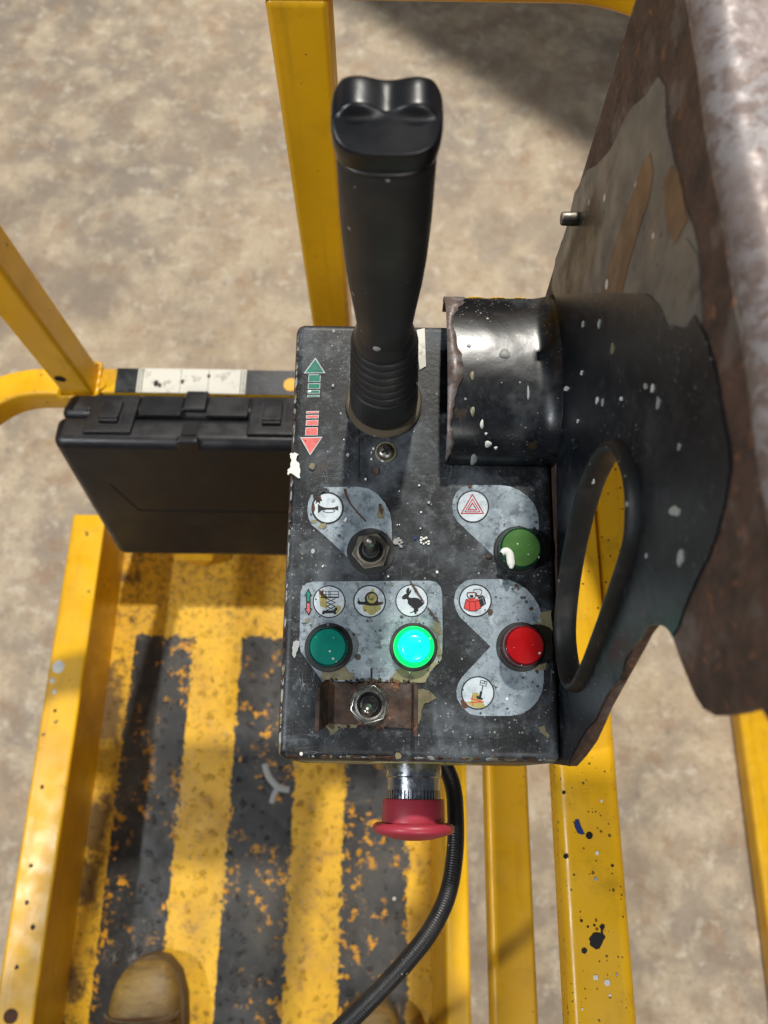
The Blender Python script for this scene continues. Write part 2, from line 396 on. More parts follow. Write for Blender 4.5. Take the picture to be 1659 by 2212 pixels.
# local origin: deck root at (-.2, -.1, .75)
ph = s.ma('FRACT', s.ma('ADD', s.ma('DIVIDE', s.ma('ADD', xw, .2 + .2) if False else s.ma('ADD', xw, .2361), .1888), 10.0))
st = s.ma('LESS_THAN', ph, .552)
yend = s.ma('LESS_THAN', s.ma('ADD', xyz[1], MUL(s, wob, .05)), .335)
lim = s.ma('GREATER_THAN', xw, -.236)
st = MUL(s, MUL(s, st, yend), lim)
bv = s.voro(58, vec=s.warp(.024, 90)); bq = s.nt.nodes.new("ShaderNodeSeparateColor"); s.nt.links.new(bv.outputs["Color"], bq.inputs[0])
bumpm = MUL(s, s.thr(bv.outputs["Distance"], .16, .30, 1, 0), s.ma('LESS_THAN', bq.outputs[0], .8))
yel = s.mix(s.thr(s.noise(14, 5), .4, .7), S(232, 180, 42), S(214, 162, 42))
yel = s.mix(MUL(s, s.thr(bv.outputs["Distance"], .2, .34, 1, 0), MUL(s, s.ma('LESS_THAN', bq.outputs[1], .4), .28)), yel, S(120, 88, 40))
yel = s.mix(MUL(s, s.thr(s.noise(26, 7, .7), .54, .68), .6), yel, S(138, 104, 60)); far = s.thr(xyz[1], .28, .42); yel = s.mix(MUL(s, s.thr(s.ma('ADD', s.noise(110, 5, .75), MUL(s, far, .05)), .54, .66), .55), yel, S(64, 52, 38))
blk = s.mix(s.thr(s.noise(7, 6, .65), .35, .7), S(34, 35, 36), S(70, 70, 70)); blk = s.mix(MUL(s, s.thr(s.noise(50, 6, .7), .5, .75), .4), blk, S(96, 94, 90))
edge = s.ma('MAXIMUM', s.thr(ph, .12, 0.0, 0, 1), s.thr(ph, .43, .552))
wear = MUL(s, s.ma('LESS_THAN', bv.outputs["Distance"], s.ma('ADD', MUL(s, bq.outputs[2], .22), .14)), s.ma('LESS_THAN', bq.outputs[1], s.thr(s.ma('ADD', s.noise(9, 3), MUL(s, edge, .20)), .50, .80, .0, .95)))
wear = s.ma('MAXIMUM', wear, MUL(s, s.thr(s.noise(46, 5, .75), .55, .58), s.thr(s.noise(9, 3), .47, .55)))
blk = s.mix(wear, blk, S(212, 148, 26))
c = s.mix(st, yel, blk); c = s.mix(MUL(s, s.thr(s.noise(4, 4, .7), .46, .66), .30), c, S(96, 86, 70)); c = s.mix(MUL(s, s.lines(24, .004, 3, s.mapc((1, .5, 1))), MUL(s, s.thr(s.noise(15, 2), .5, .6), .5)), c, S(150, 146, 138)); c = s.mix(s.speck(40, .1, .06), c, S(226, 224, 218))
# rusted dirt along the left side
rl = MUL(s, s.thr(s.ma('ADD', xyz[0], MUL(s, wob, .05)), -.236, -.25), s.thr(s.noise(9, 5, .7), .46, .56)); c = s.mix(MUL(s, rl, .85), c, S(78, 58, 40))
n = s.bump(bumpm, .9, .0022); n = s.bump(s.noise(200, 3), .25, .0012, n)
s.set(col=c, rough=s.thr(s.noise(30, 4), .3, .7, .42, .65), normal=n); M_DECK = s.m

s = Mt("boot_leather", .5); s.fine = True; c = s.mix(s.thr(s.noise(16, 6, .65), .35, .7), S(130, 104, 50), S(96, 72, 42)); c = s.mix(MUL(s, s.thr(s.noise(40, 6, .7), .52, .72), .6), c, S(164, 140, 84))
gr_ = s.noise(70, 5, .7, 0, s.mapc((.5, 2.6, 1))); c = s.mix(MUL(s, s.thr(gr_, .5, .66), .55), c, S(74, 58, 32)); c = s.mix(MUL(s, s.lines(40, .010, 3, s.mapc((.4, 2, 1))), .4), c, S(176, 156, 104))
s.set(col=c, normal=s.bump(gr_, .5, .002)); M_BOOT = s.m
s = Mt("boot_leather_brown", .6); c = s.mix(s.thr(s.noise(20, 6, .65), .35, .7), S(112, 80, 48), S(88, 62, 38))
s.set(col=c, normal=s.bump(s.noise(160, 5), .3, .001)); M_BOOT2 = s.m
M_SOLE = rubber("boot_sole", (92, 72, 44), .7)
s = Mt("shade_crate_wood", .7); s.set(col=s.mix(s.thr(s.noise(5, 6, .6, 0, s.mapc((1, 1, 12))), .4, .65), S(96, 74, 52), S(74, 56, 40))); M_WOOD = s.m

# ------------------------------------------------------------------ ground
g = G().add(([(-30, -30, 0), (30, -30, 0), (30, 30, 0), (-30, 30, 0)], [(0, 1, 2, 3)]))
setp(mesh("ground", g, M_CONC), "pale mottled concrete floor under the lift", None, None, "structure")

# ------------------------------------------------------------------ platform deck with toe boards
lift = root("lift_platform", "yellow steel lift platform with black striped deck and upright toe boards", "platform", (-.2, -.1, .75))
mesh("deck_plate", box(-.474, .085, -.95, .40, .72, .75), M_DECK, lift)
# left toe board: folded sheet, inner face + top flange
def profile_y(pts, y0, y1, mat, name, bev=.006):
    a = [(p[0], y0, p[1]) for p in pts]
    return mesh(name, prism(a, (0, y1 - y0, 0)), mat, lift, bev=bev, seg=3)
profile_y([(-.512, .60), (-.512, .912), (-.455, .912), (-.462, .896), (-.474, .752), (-.474, .718), (-.49, .60)], -.95, .405, M_YEL, "toe_board")
profile_y([(.085, .70), (.085, .752), (.094, .898), (.094, .912), (.128, .912), (.128, .60), (.10, .60)], -.95, .38, M_YEL, "toe_board")
mesh("end_panel", box(-.454, .093, .40, .425, .60, .90), M_YEL_WORN, lift, bev=.004)
for px, py, r, m in [(125, 1440, .0095, M_WHITE), (112, 1470, .0046, M_WHITE), (117, 1494, .0035, M_WHITE), (22, 2196, .010, M_RUSTD), (57, 1950, .003, M_BLKD), (70, 2003, .0035, M_BLKD), (66, 1870, .003, M_BLKD), (90, 1700, .003, M_RUSTD), (118, 1535, .0028, M_RUSTD), (35, 2090, .0028, M_BLKD)]:
    c = at(px, py, z=.9135); mesh("paint_spot", lathe([(r, 0), (r * .9, .0006), (0.0001, .0009)], c - Vector((0, 0, .0015)), (0, 0, 1), 14, sx=1, sy=random.uniform(.9, 1.25)), m, lift, smooth=60)
# pale glue scrape on the deck
sc = catmull([at(u, v, z=.7512) for u, v in [(572, 1650), (578, 1672), (590, 1690), (605, 1702), (625, 1706)]], 6)
mesh("paint_scrape", sweep(sc, [(-.005, 0), (0, .0012), (.005, 0)]), M_GREYD, lift, smooth=60)
sc = catmull([at(u, v, z=.7512) for u, v in [(600, 1702), (592, 1716), (586, 1735)]], 6)
mesh("paint_scrape", sweep(sc, [(-.004, 0), (0, .001), (.004, 0)]), M_GREYD, lift, smooth=60)
# small bracket under the manual case
mesh("gusset", prism([(-.37, .36, .80), (-.30, .36, .80), (-.325, .36, .755)], (0, .035, 0)), M_YEL, lift, bev=.002)

# ------------------------------------------------------------------ front guardrail
gr = root("guardrail", "yellow tube guardrail behind the control box, black mid bar with white label", "guardrail", (-.2, .44, .75))
TY0, TY1 = .42, .458
def tube_y(name, x0, x1, z0, z1, y0, y1, par, mat=M_YEL): return mesh(name, box(x0, x1, y0, y1, z0, z1), mat, par, bev=.005, seg=3)
mesh("post", box(-.0735, -.0365, TY0, TY1, .755, 1.7835), M_YEL, gr, bev=.0045, seg=3)
p2 = mesh("post", box(-.378, -.3405, TY0 - .001, TY1 - .001, .755, 1.7835), M_YEL, gr, bev=.0045, seg=3)
hc = at(130, 818, y=TY0 - .001)
mesh("bolt_hole", lathe([(.0062, 0), (.0062, .0006)], hc, (0, -1, 0), 16), M_DARK, p2)
mesh("top_rail", sweep([(-.80, .439, 1.8005), (.10, .439, 1.8005)] + [(.10 + .09 * math.sin(R(a)), .349 + .09 * math.cos(R(a)), 1.8005) for a in range(10, 91, 10)] + [(.19, .30, 1.79), (.175, .285, 1.74), (.145, .28, 1.62), (.141, .279, 1.575)],
     rrect(.038, .038, .006)), M_YEL, gr, smooth=40)
bar = mesh("mid_bar", box(-.34, .05, TY0 + .002, TY1 - .002, 1.26, 1.30), M_YEL_WORN, gr, bev=.004)
wl = [(-.381, TY0 - .004, 1.301), (-.338, TY0 - .004, 1.301), (-.338, TY1 + .002, 1.301), (-.381, TY1 + .002, 1.301)]
rw_ = random.Random(4); pth = []
for k in range(4):
    a, b = Vector(wl[k]), Vector(wl[(k + 1) % 4]); pth += [a + (b - a) * (q / 12) for q in range(12)]
mesh("weld_bead", sweep(pth, circ(.0030, 8), closed=True, rscale=lambda i: .8 + .35 * (i % 3) / 2), M_YEL_WORN, gr, smooth=180)
mesh("mid_rail_bend", sweep(catmull([(-.375, .437, 1.281), (-.42, .436, 1.281), (-.455, .424, 1.281), (-.485, .395, 1.281), (-.50, .35, 1.281), (-.505, .28, 1.281), (-.505, .0, 1.281)], 6), rrect(.036, .038, .005)), M_YEL_WORN, gr, smooth=40)
mesh("black_tape", box(-.318, .045, TY0 + .003, TY1 - .003, 1.3005, 1.3012), M_BLACK_PLATE, bar)
for (u, v) in [(213, 828), (628, 831)]:
    c = at(u, v, z=1.3014); mesh("bare_spot", lathe([(.0085, 0), (.0085, .0006)], c - Vector((0, 0, .0004)), (0, 0, 1), 20), M_YEL_WORN, bar)
lp = [at(u, v, z=1.302) for u, v in [(300, 797), (533, 799), (533, 862), (296, 862)]]
x0, x1 = lp[0].x, lp[1].x
lab = mesh("warning_label", box(x0, x1, TY0 + .003, TY1 - .003, 1.3013, 1.3019), M_LABEL, bar)
for t in (.02, .045, .40, .655, .955, .98):
    xx = x0 + (x1 - x0) * t; mesh("label_line", box(xx - .0005, xx + .0005, TY0 + .004, TY1 - .004, 1.3019, 1.3022), M_GREYD if .1 < t < .9 else M_INK, bar)
for u, v, r in [(337, 828, .0028), (394, 824, .002), (345, 832, .002), (451, 812, .0018)]:
    mesh("label_stain", lathe([(r, 0), (r, .0004)], at(u, v, z=1.3024) - Vector((0, 0, .0004)), (0, 0, 1), 10, sy=1.5), M_RUSTD if v != 828 else M_BLKD, bar)

# ------------------------------------------------------------------ side guardrail
sr = root("guardrail", "spattered yellow tube side guardrail running below the rusty bracket", "guardrail", (.13, -.1, .75))
top = mesh("top_rail", sweep([(.1340, -.9, 1.567), (.1335, .30, 1.567)], rrect(.040, .028, .007, 5)), M_YEL_SPAT, sr, smooth=40)
mesh("mid_rail", box(.0945, .1315, -.9, .30, 1.352, 1.383), M_YEL, sr, bev=.004, seg=3)
mesh("post", box(.115, .152, .26, .298, .60, 1.552), M_YEL, sr, bev=.004)
mesh("mounting_plate", box(.1545, .186, .118, .262, 1.566, 1.578), M_YEL_SPAT, sr, bev=.002)
def rail_spot(name, pts, m, sd=1):
    poly = [at(u, v, z=1.5815) for u, v in pts]; mesh(name, prism(poly, (0, 0, -.001)), m, top)
def blob(cx, cy, rx, ry, n=14, w=.12, sd=0, rot=0):
    rr = random.Random(sd); o = []
    for i in range(n):
        a = 2 * math.pi * i / n; k = 1 + rr.uniform(-w, w); x, y = rx * k * math.cos(a), ry * k * math.sin(a)
        o.append((cx + x * math.cos(rot) - y * math.sin(rot), cy + x * math.sin(rot) + y * math.cos(rot)))
    return o
rail_spot("blue_drip", [(1243, 1770), (1250, 1770), (1255, 1785), (1263, 1802), (1256, 1803), (1248, 1800), (1241, 1785)], M_BLUE)
rail_spot("black_splash", blob(1273, 1805, 7.5, 8, 14, .06, 3), M_BLKD)
rail_spot("black_splash", [(1300, 1996), (1306, 1998), (1306, 2004), (1302, 2010), (1303, 2018), (1308, 2024), (1303, 2032), (1299, 2042), (1294, 2050), (1287, 2051), (1280, 2046), (1275, 2043), (1275, 2034), (1272, 2029), (1277, 2022), (1283, 2015), (1290, 2014), (1298, 2016), (1298, 2008), (1295, 2002)], M_BLKD)
for u, v, r, m in [(1262, 2054, 6, M_BLKD), (1222, 1850, 5, M_BLKD), (1218, 1712, 3.5, M_BLKD), (1323, 1870, 3, M_BLKD), (1287, 1899, 4, M_GREYD), (1290, 1843, 4, M_WHITE), (1287, 2112, 5.5, M_WHITE), (1312, 2123, 6.5, M_WHITE), (1318, 2150, 3, M_WHITE), (1256, 1989, 3, M_BLKD), (1284, 1999, 2.5, M_BLKD), (1270, 2002, 2.4, M_BLKD), (1332, 2105, 3, M_GREYD), (1240, 1890, 2, M_BLKD), (1258, 2180, 2.5, M_WHITE), (1300, 1730, 3, M_WHITE)]:
    rail_spot("paint_spot", blob(u, v, r, r * 1.1, 12, .08, int(u)), m)

# yellow beam lying on the floor to the right
bm_ = root("floor_beam", "yellow steel beam on the floor at the right edge", "beam", (1.0, .1, 0))
mesh("beam_web", box(.932, 1.10, -1.6, .6, .0, .06), M_YEL, bm_, bev=.012, seg=3)
mesh("end_plate", box(.928, 1.104, .6, .612, .0, .064), M_YEL, bm_, bev=.004)

# ------------------------------------------------------------------ control box
cb = root("control_box", "dusty black lift control box with decals, buttons and tall joystick", "control box", (.02, .13, 1.57))
X0, X1, Y0, Y1 = -.0552, .0965, .0095, .2615
ztop = lambda y: PZ + PA * y
v = [(X0, Y0, 1.572), (X1, Y0, 1.572), (X1, Y1, 1.572), (X0, Y1, 1.572), (X0, Y0, ztop(Y0)), (X1, Y0, ztop(Y0)), (X1, Y1, ztop(Y1)), (X0, Y1, ztop(Y1))]
case = mesh("enclosure", (v, [(0, 1, 2, 3), (4, 5, 6, 7), (0, 1, 5, 4), (1, 2, 6, 5), (2, 3, 7, 6), (3, 0, 4, 7)]), M_BLACK, cb, bev=.0055, seg=4)
# panel overlay: thin sheet with its own edge
ov = [(X0 + .009, Y0 + .012), (X1 - .006, Y0 + .012), (X1 - .006, .158), (X0 + .009, .158)]
def decal(name, mapf, layers, parent, mats, h0=.0003):
    """layers: list of (polygon, material index, height)"""
    g = G()
    for k, (poly, mi, h) in enumerate(layers):
        g.add(prism([mapf(p, h0 + h + k * 6e-6) for p in poly], -PN * (h0 + h + k * 6e-6 - .00005)), mi)
    return mesh(name, g, mats, parent)
ovp = [Vector((x, y, ztop(y))) + PN * .00025 for x, y in ov]
mesh("panel_overlay", prism(ovp, -PN * .0002), M_BLACK, cb)

def ring_cut(poly_a, c, r, a0, a1, n=14): return poly_a + arc(c[0], c[1], r, a0, a1, n)
# --- horn decal
horn = [(270, 135), (640, 130)] + [(760, 148), (860, 215), (940, 310), (995, 420), (1012, 520), (1016, 720)] + arc(780, 850, 262, -28, -192, 16) + [(522, 905), (330, 725), (190, 600), (130, 555), (95, 480), (80, 390), (90, 300), (125, 225), (190, 160)]
d1 = decal("horn_decal", Z1, [(jag(horn, 1.5, 40, 3), 0, 0)], cb, [M_STK], .0005)
# --- hazard decal
haz = [(370, 133), (740, 133), (870, 155), (990, 205), (1100, 290), (1180, 380), (1225, 480), (1240, 570), (1245, 770)] + arc(965, 1005, 325, -42, -190, 16) + [(640, 1065), (450, 890), (160, 610), (115, 530), (95, 430), (105, 330), (150, 230), (230, 160)]
decal("hazard_decal", Z3, [(haz, 0, 0)], cb, [M_STK], .0005)
big = [(60, 180), (80, 130), (120, 90), (190, 70), (800, 66), (1440, 60), (1510, 75), (1560, 130), (1575, 200), (1580, 640), (1575, 840), (1500, 980), (1430, 1060), (1380, 1140), (290, 1140), (270, 1105), (60, 820), (48, 700)]
decal("speed_decal", Z2, [(big, 0, 0)], cb, [M_STK], .0005)
rgt = [(390, 55), (740, 55), (860, 70), (980, 120), (1090, 195), (1180, 300), (1240, 400), (1272, 500), (1290, 700), (1310, 1250), (1312, 1400), (1290, 1540), (1230, 1670), (1140, 1770), (1010, 1845), (860, 1870), (450, 1870), (330, 1845), (230, 1760), (160, 1640), (150, 1540), (175, 1440), (230, 1350), (605, 950), (200, 560), (140, 450), (118, 340), (140, 220), (190, 140), (280, 75)]
decal("load_decal", Z4, [(rgt, 0, 0)], cb, [M_STK], .0005)

def stroke(pts, w, closed=False):
    out = []; n = len(pts)
    for i in range(n if closed else n - 1):
        a, b = Vector(pts[i]), Vector(pts[(i + 1) % n]); d = (b - a).normalized(); q = Vector((-d.y, d.x)) * (w / 2); e = d * (w * .35)
        out.append([tuple(a - e + q), tuple(b + e + q), tuple(b + e - q), tuple(a - e - q)])
    return out
def icon(name, mapf, c, r, w, glyph, parent=None):
    L = [(arc(c[0], c[1], r, 0, 354, 47), 1, .0001), (arc(c[0], c[1], r - w, 0, 354, 47), 0, .00016)]
    for mi, polys in glyph:
        for p in polys: L.append((p, mi, .0002))
    return decal(name, mapf, L, parent or cb, [M_ICON, M_INK, M_REDINK, M_GRNINK, M_FILMY, M_TRIINK, M_RUSTD], .0006)
# horn icon
hp = [(198, 318), (232, 345), (275, 360), (330, 362), (378, 358), (412, 345), (424, 338), (424, 398), (408, 388), (380, 380), (340, 384), (285, 384), (240, 392), (198, 424)]
icon("horn_icon", Z1, (305, 365), 179, 20, [(1, [hp] + stroke(arc(322, 396, 64, 0, 340, 17, 20), 7, True)), (6, [blob(150, 360, 16, 40, 12, .3, 5), blob(205, 250, 34, 70, 16, .4, 8)])])
def tri(cx, top, bot, hw): return [(cx, top), (cx + hw, bot), (cx - hw, bot)]
icon("hazard_icon", Z3, (370, 418), 216, 18, [(5, stroke(tri(364, 258, 510, 146), 15, True) + stroke(tri(364, 318, 488, 100), 11, True) + stroke(tri(364, 372, 462, 58), 14, True))])
# scissor lift icon
gl = []
for (a, b) in [((282, 175), (466, 175)), ((282, 208), (466, 208)), ((282, 240), (466, 240)), ((282, 175), (282, 245)), ((466, 175), (466, 245)), ((362, 175), (362, 240)), ((376, 175), (376, 240)), ((330, 175), (330, 240))]: gl += stroke([a, b], 6)
for i in range(3):
    y0, y1 = 252 + i * 42, 294 + i * 42; gl += stroke([(338, y0), (430, y1)], 8) + stroke([(430, y0), (338, y1)], 8)
    gl += stroke([(338, y0), (326, (y0 + y1) / 2), (338, y1)], 0.1)
gl += [[(295, 380), (436, 376), (436, 408), (295, 412)], arc(302, 408, 15, 0, 345, 15), arc(426, 408, 15, 0, 345, 15), arc(438, 362, 16, 0, 345, 15), [(276, 232), (466, 232), (466, 246), (276, 246)], arc(296, 163, 8, 0, 330, 9), [(288, 172), (304, 172), (302, 215), (290, 215)]]
icon("scissor_lift_icon", Z2, (365, 286), 175, 12, [(4, [[(250, 190), (275, 200), (300, 240), (345, 245), (335, 300), (350, 330), (340, 360), (300, 345), (268, 335), (262, 250)], [(440, 335), (470, 322), (497, 345), (490, 378), (465, 400), (440, 422), (425, 400), (445, 370)]]), (6, [[(252, 165), (275, 160), (300, 195), (350, 235), (330, 258), (300, 235), (262, 205)]]), (1, gl)])
# snail icon
spiral = [(823 + (14 + 3.9 * t) * math.cos(t * .55), 240 + (14 + 3.9 * t) * math.sin(t * .55)) for t in range(0, 13)]
body = [(672, 272), (690, 275), (700, 285), (745, 285), (770, 250), (880, 245), (890, 285), (925, 295), (945, 290), (930, 318), (880, 326), (800, 330), (745, 318), (685, 318), (668, 300)]
icon("snail_icon", Z2, (798, 282), 175, 13, [(4, [[(815, 160), (835, 145), (850, 165), (845, 190), (815, 190)], [(728, 320), (900, 322), (920, 340), (910, 370), (870, 395), (850, 425), (810, 430), (770, 400), (735, 385), (722, 350)]]), (1, [body, arc(818, 250, 72, 0, 345, 23)] + stroke([(688, 278), (683, 245)], 5) + stroke([(676, 276), (672, 245)], 5)), (4, [arc(822, 248, 55, 0, 345, 23)]), (1, stroke(spiral, 8)), (6, [blob(748, 378, 10, 10, 9, .3, 2), [(865, 300), (945, 285), (946, 310), (890, 312)]])])
# rabbit icon
rab = [(1143, 245), (1150, 228), (1175, 205), (1195, 200), (1188, 175), (1200, 145), (1218, 132), (1226, 150), (1220, 180), (1245, 150), (1248, 165), (1236, 195), (1222, 215), (1215, 235), (1240, 245), (1280, 242), (1320, 248), (1345, 270), (1362, 295), (1385, 300), (1370, 322), (1340, 345), (1318, 362), (1322, 385), (1300, 395), (1300, 418), (1285, 418), (1272, 395), (1235, 412), (1230, 402), (1270, 386), (1272, 362), (1250, 340), (1225, 325), (1205, 300), (1208, 275), (1195, 255), (1170, 262), (1150, 258)]
icon("rabbit_icon", Z2, (1250, 275), 175, 11, [(1, [rab]), (1, stroke([(1262, 330), (1252, 350), (1240, 345)], 5))])
# speed arrows
decal("height_arrow", Z2, [([(142, 143), (184, 224), (167, 224), (167, 290), (118, 290), (118, 224), (101, 224)], 0, 0), ([(142, 168), (167, 213), (156, 213), (156, 280), (129, 280), (129, 213), (118, 213)], 1, .0001)], cb, [M_INK, M_GRNINK], .0008)
decal("height_arrow", Z2, [([(118, 294), (167, 294), (167, 356), (184, 356), (146, 438), (101, 356), (118, 356)], 0, 0), ([(129, 304), (156, 304), (156, 366), (167, 367), (145, 413), (118, 367), (129, 366)], 1, .0001)], cb, [M_INK, M_PINK], .0008)
decal("centre_mark", Z2, [([(808, 1000), (828, 1000), (828, 1100), (808, 1100)], 0, 0)], cb, [M_INK], .0008)
# weights icon
w1 = [(280, 322), (320, 310), (400, 320), (432, 312), (455, 335), (480, 435), (412, 478), (322, 476), (250, 438)]
wb = [(430, 290), (500, 268), (525, 290), (545, 385), (482, 425), (455, 330)]
icon("weights_icon", Z4, (402, 340), 219, 17, [(1, stroke([(372, 215), (385, 195), (405, 188), (465, 190), (486, 205), (488, 235), (475, 262), (450, 275), (420, 262)], 10) + [wb] + stroke([(400, 262), (440, 280)], 16)), (2, [w1]), (1, stroke([(300, 235), (345, 230), (400, 232), (420, 248), (415, 280), (390, 308), (340, 318), (305, 295), (292, 265)], 12, True) + stroke([(280, 322), (322, 352), (400, 355), (455, 335)], 7) + stroke([(326, 352), (326, 474)], 7) + stroke([(400, 355), (410, 476)], 7) + stroke([(280, 322), (250, 438), (322, 476), (412, 478), (480, 435), (452, 330)], 8) + [blob(355, 285, 28, 20, 10, .2, 4)]), (2, [blob(358, 312, 12, 14, 9, .1, 1)] + stroke([(306, 240), (345, 236), (398, 238), (413, 250), (408, 278), (388, 302)], 4)), (0, stroke([(455, 325), (500, 298), (520, 285)], 3) + stroke([(500, 298), (512, 350), (525, 395)], 3))])
# tilt icon
icon("tilt_icon", Z4, (435, 1565), 222, 17, [(4, [[(365, 1560), (430, 1558), (450, 1580), (470, 1640), (500, 1690), (535, 1730), (525, 1755), (440, 1768), (360, 1750), (300, 1710), (268, 1680), (345, 1678), (352, 1620)]]), (1, stroke([(475, 1395), (556, 1415), (545, 1478), (462, 1455)], 8, True) + stroke([(470, 1428), (550, 1448)], 8) + stroke([(502, 1470), (488, 1540)], 13) + [[(465, 1542), (497, 1550), (478, 1640), (448, 1628)], [(410, 1610), (440, 1602), (455, 1625), (500, 1632), (500, 1660), (430, 1645)]]), (2, stroke([(342, 1638), (510, 1685)], 13) + stroke([(342, 1690), (512, 1684)], 13) + stroke([(362, 1605), (362, 1630)], 6) + stroke([(367, 1700), (367, 1728)], 6) + [blob(362, 1606, 8, 8, 8, .1, 1), blob(367, 1724, 8, 8, 8, .1, 1)]), (6, [[(205, 1660), (240, 1650), (275, 1690), (320, 1745), (250, 1775), (225, 1735)]])])
# side arrows with white outlines
def outlined(name, pts, mi, inset=9):
    cx = sum(p[0] for p in pts) / len(pts); cy = sum(p[1] for p in pts) / len(pts)
    w = max(p[0] for p in pts) - min(p[0] for p in pts); hh = max(p[1] for p in pts) - min(p[1] for p in pts)
    if len(pts) == 3: k1 = k2 = .86
    else: k1, k2 = 1 - 2 * inset / w, 1 - 2 * inset / hh
    inn = [(cx + (p[0] - cx) * k1, cy + (p[1] - cy) * k2) for p in pts]
    decal(name, Z7, [(pts, 0, 0), (inn, mi, .00008)], cb, [M_WHP, M_GRNP, M_PINK], .0005)
outlined("direction_arrow", [(348, 215), (517, 478), (150, 480)], 1)
for q in ([(235, 500), (435, 500), (430, 628), (222, 628)], [(222, 652), (430, 652), (426, 742), (218, 745)], [(217, 768), (423, 765), (418, 823), (213, 825)], [(212, 850), (418, 848), (416, 884), (207, 888)]): outlined("direction_bar", q, 1)
for q in ([(193, 1125), (407, 1123), (405, 1160), (190, 1165)], [(190, 1190), (405, 1186), (400, 1248), (187, 1250)], [(190, 1276), (400, 1272), (393, 1370), (182, 1373)], [(182, 1402), (390, 1400), (383, 1535), (170, 1540)]): outlined("direction_bar", q, 2)
outlined("direction_arrow", [(85, 1570), (470, 1562), (258, 1878)], 2)

# torn film, stains, scratches and paint drops lying on the panel
def mark(name, mapf, pts, m, h=.0007, th=None): return decal(name, mapf, [(pts, 0, 0)], cb, [m], h)
mark("torn_film", Z4, jag([(1275, 500), (1405, 470), (1425, 700), (1432, 1090), (1350, 1165), (1335, 1250), (1200, 1275), (1180, 1230), (1150, 700), (1200, 620), (1290, 640), (1250, 560)], 6, 30, 4), M_FILM, .0009)
mark("torn_film", Z2, jag([(290, 1040), (420, 1020), (540, 975), (575, 1040), (632, 1050), (620, 1120), (280, 1125)], 6, 30, 5), M_FILM, .0009)
mark("torn_film", Z2, jag([(1000, 1120), (1080, 1040), (1130, 990), (1380, 1000), (1470, 920), (1540, 940), (1440, 1040), (1400, 1150), (1000, 1150)], 8, 30, 6), M_FILM, .0009)
mark("torn_film", Z2, jag([(1490, 500), (1540, 495), (1560, 560), (1575, 640), (1530, 620), (1560, 800), (1575, 900), (1545, 935), (1530, 860), (1520, 640), (1470, 590)], 5, 26, 7), M_FILM, .0009)
mark("torn_film", Z5, jag([(370, 650), (740, 640), (700, 690), (560, 690), (440, 770), (415, 700)], 6, 30, 8), M_FILM, .0009)
mark("torn_film", Z5, jag([(1330, 300), (1410, 300), (1500, 350), (1520, 385), (1470, 420), (1400, 440), (1375, 500), (1340, 660), (1310, 660)], 8, 26, 9), M_FILM, .0009)
for a in ([(1228, 50), (1300, 150), (1370, 270), (1385, 300), (1365, 290), (1290, 180), (1240, 90)], [(1410, 345), (1440, 360), (1520, 470), (1545, 505), (1500, 475), (1450, 410)]): mark("rip", Z2, jag(a, 4, 20, 11), M_RUST_DK, .0014)
mark("rust_scratch", Z1, [(480, 150), (510, 155), (525, 225), (560, 310), (640, 410), (730, 505), (722, 516), (625, 415), (545, 315), (500, 235)], M_RUSTD, .0009)
mark("rust_scratch", Z1, jag([(870, 330), (900, 320), (930, 420), (925, 480), (870, 485), (858, 440)], 6, 20, 12), M_FILM, .0009)
mark("rust_scratch", Z1, jag([(872, 320), (895, 318), (915, 380), (905, 440), (875, 390)], 5, 20, 13), M_RUST_DK, .0011)
mark("grime", Z1, jag([(150, 230), (270, 190), (300, 150), (240, 130), (150, 150), (130, 200), (180, 290), (215, 300), (220, 250)], 14, 22, 14), M_BLACK, .0013)
mark("grime", Z1, blob(250, 565, 50, 28, 14, .25, 3, -.3), M_FILM, .0009); mark("grime", Z1, blob(160, 515, 34, 22, 12, .2, 4), M_FILM, .0009)
mark("paint_drop", Z1, blob(365, 278, 18, 16, 12, .08, 6), M_GREYD, .0014); mark("paint_drop", Z1, [(482, 500), (512, 465), (524, 480), (510, 510), (490, 518)], M_WHITE, .0012)
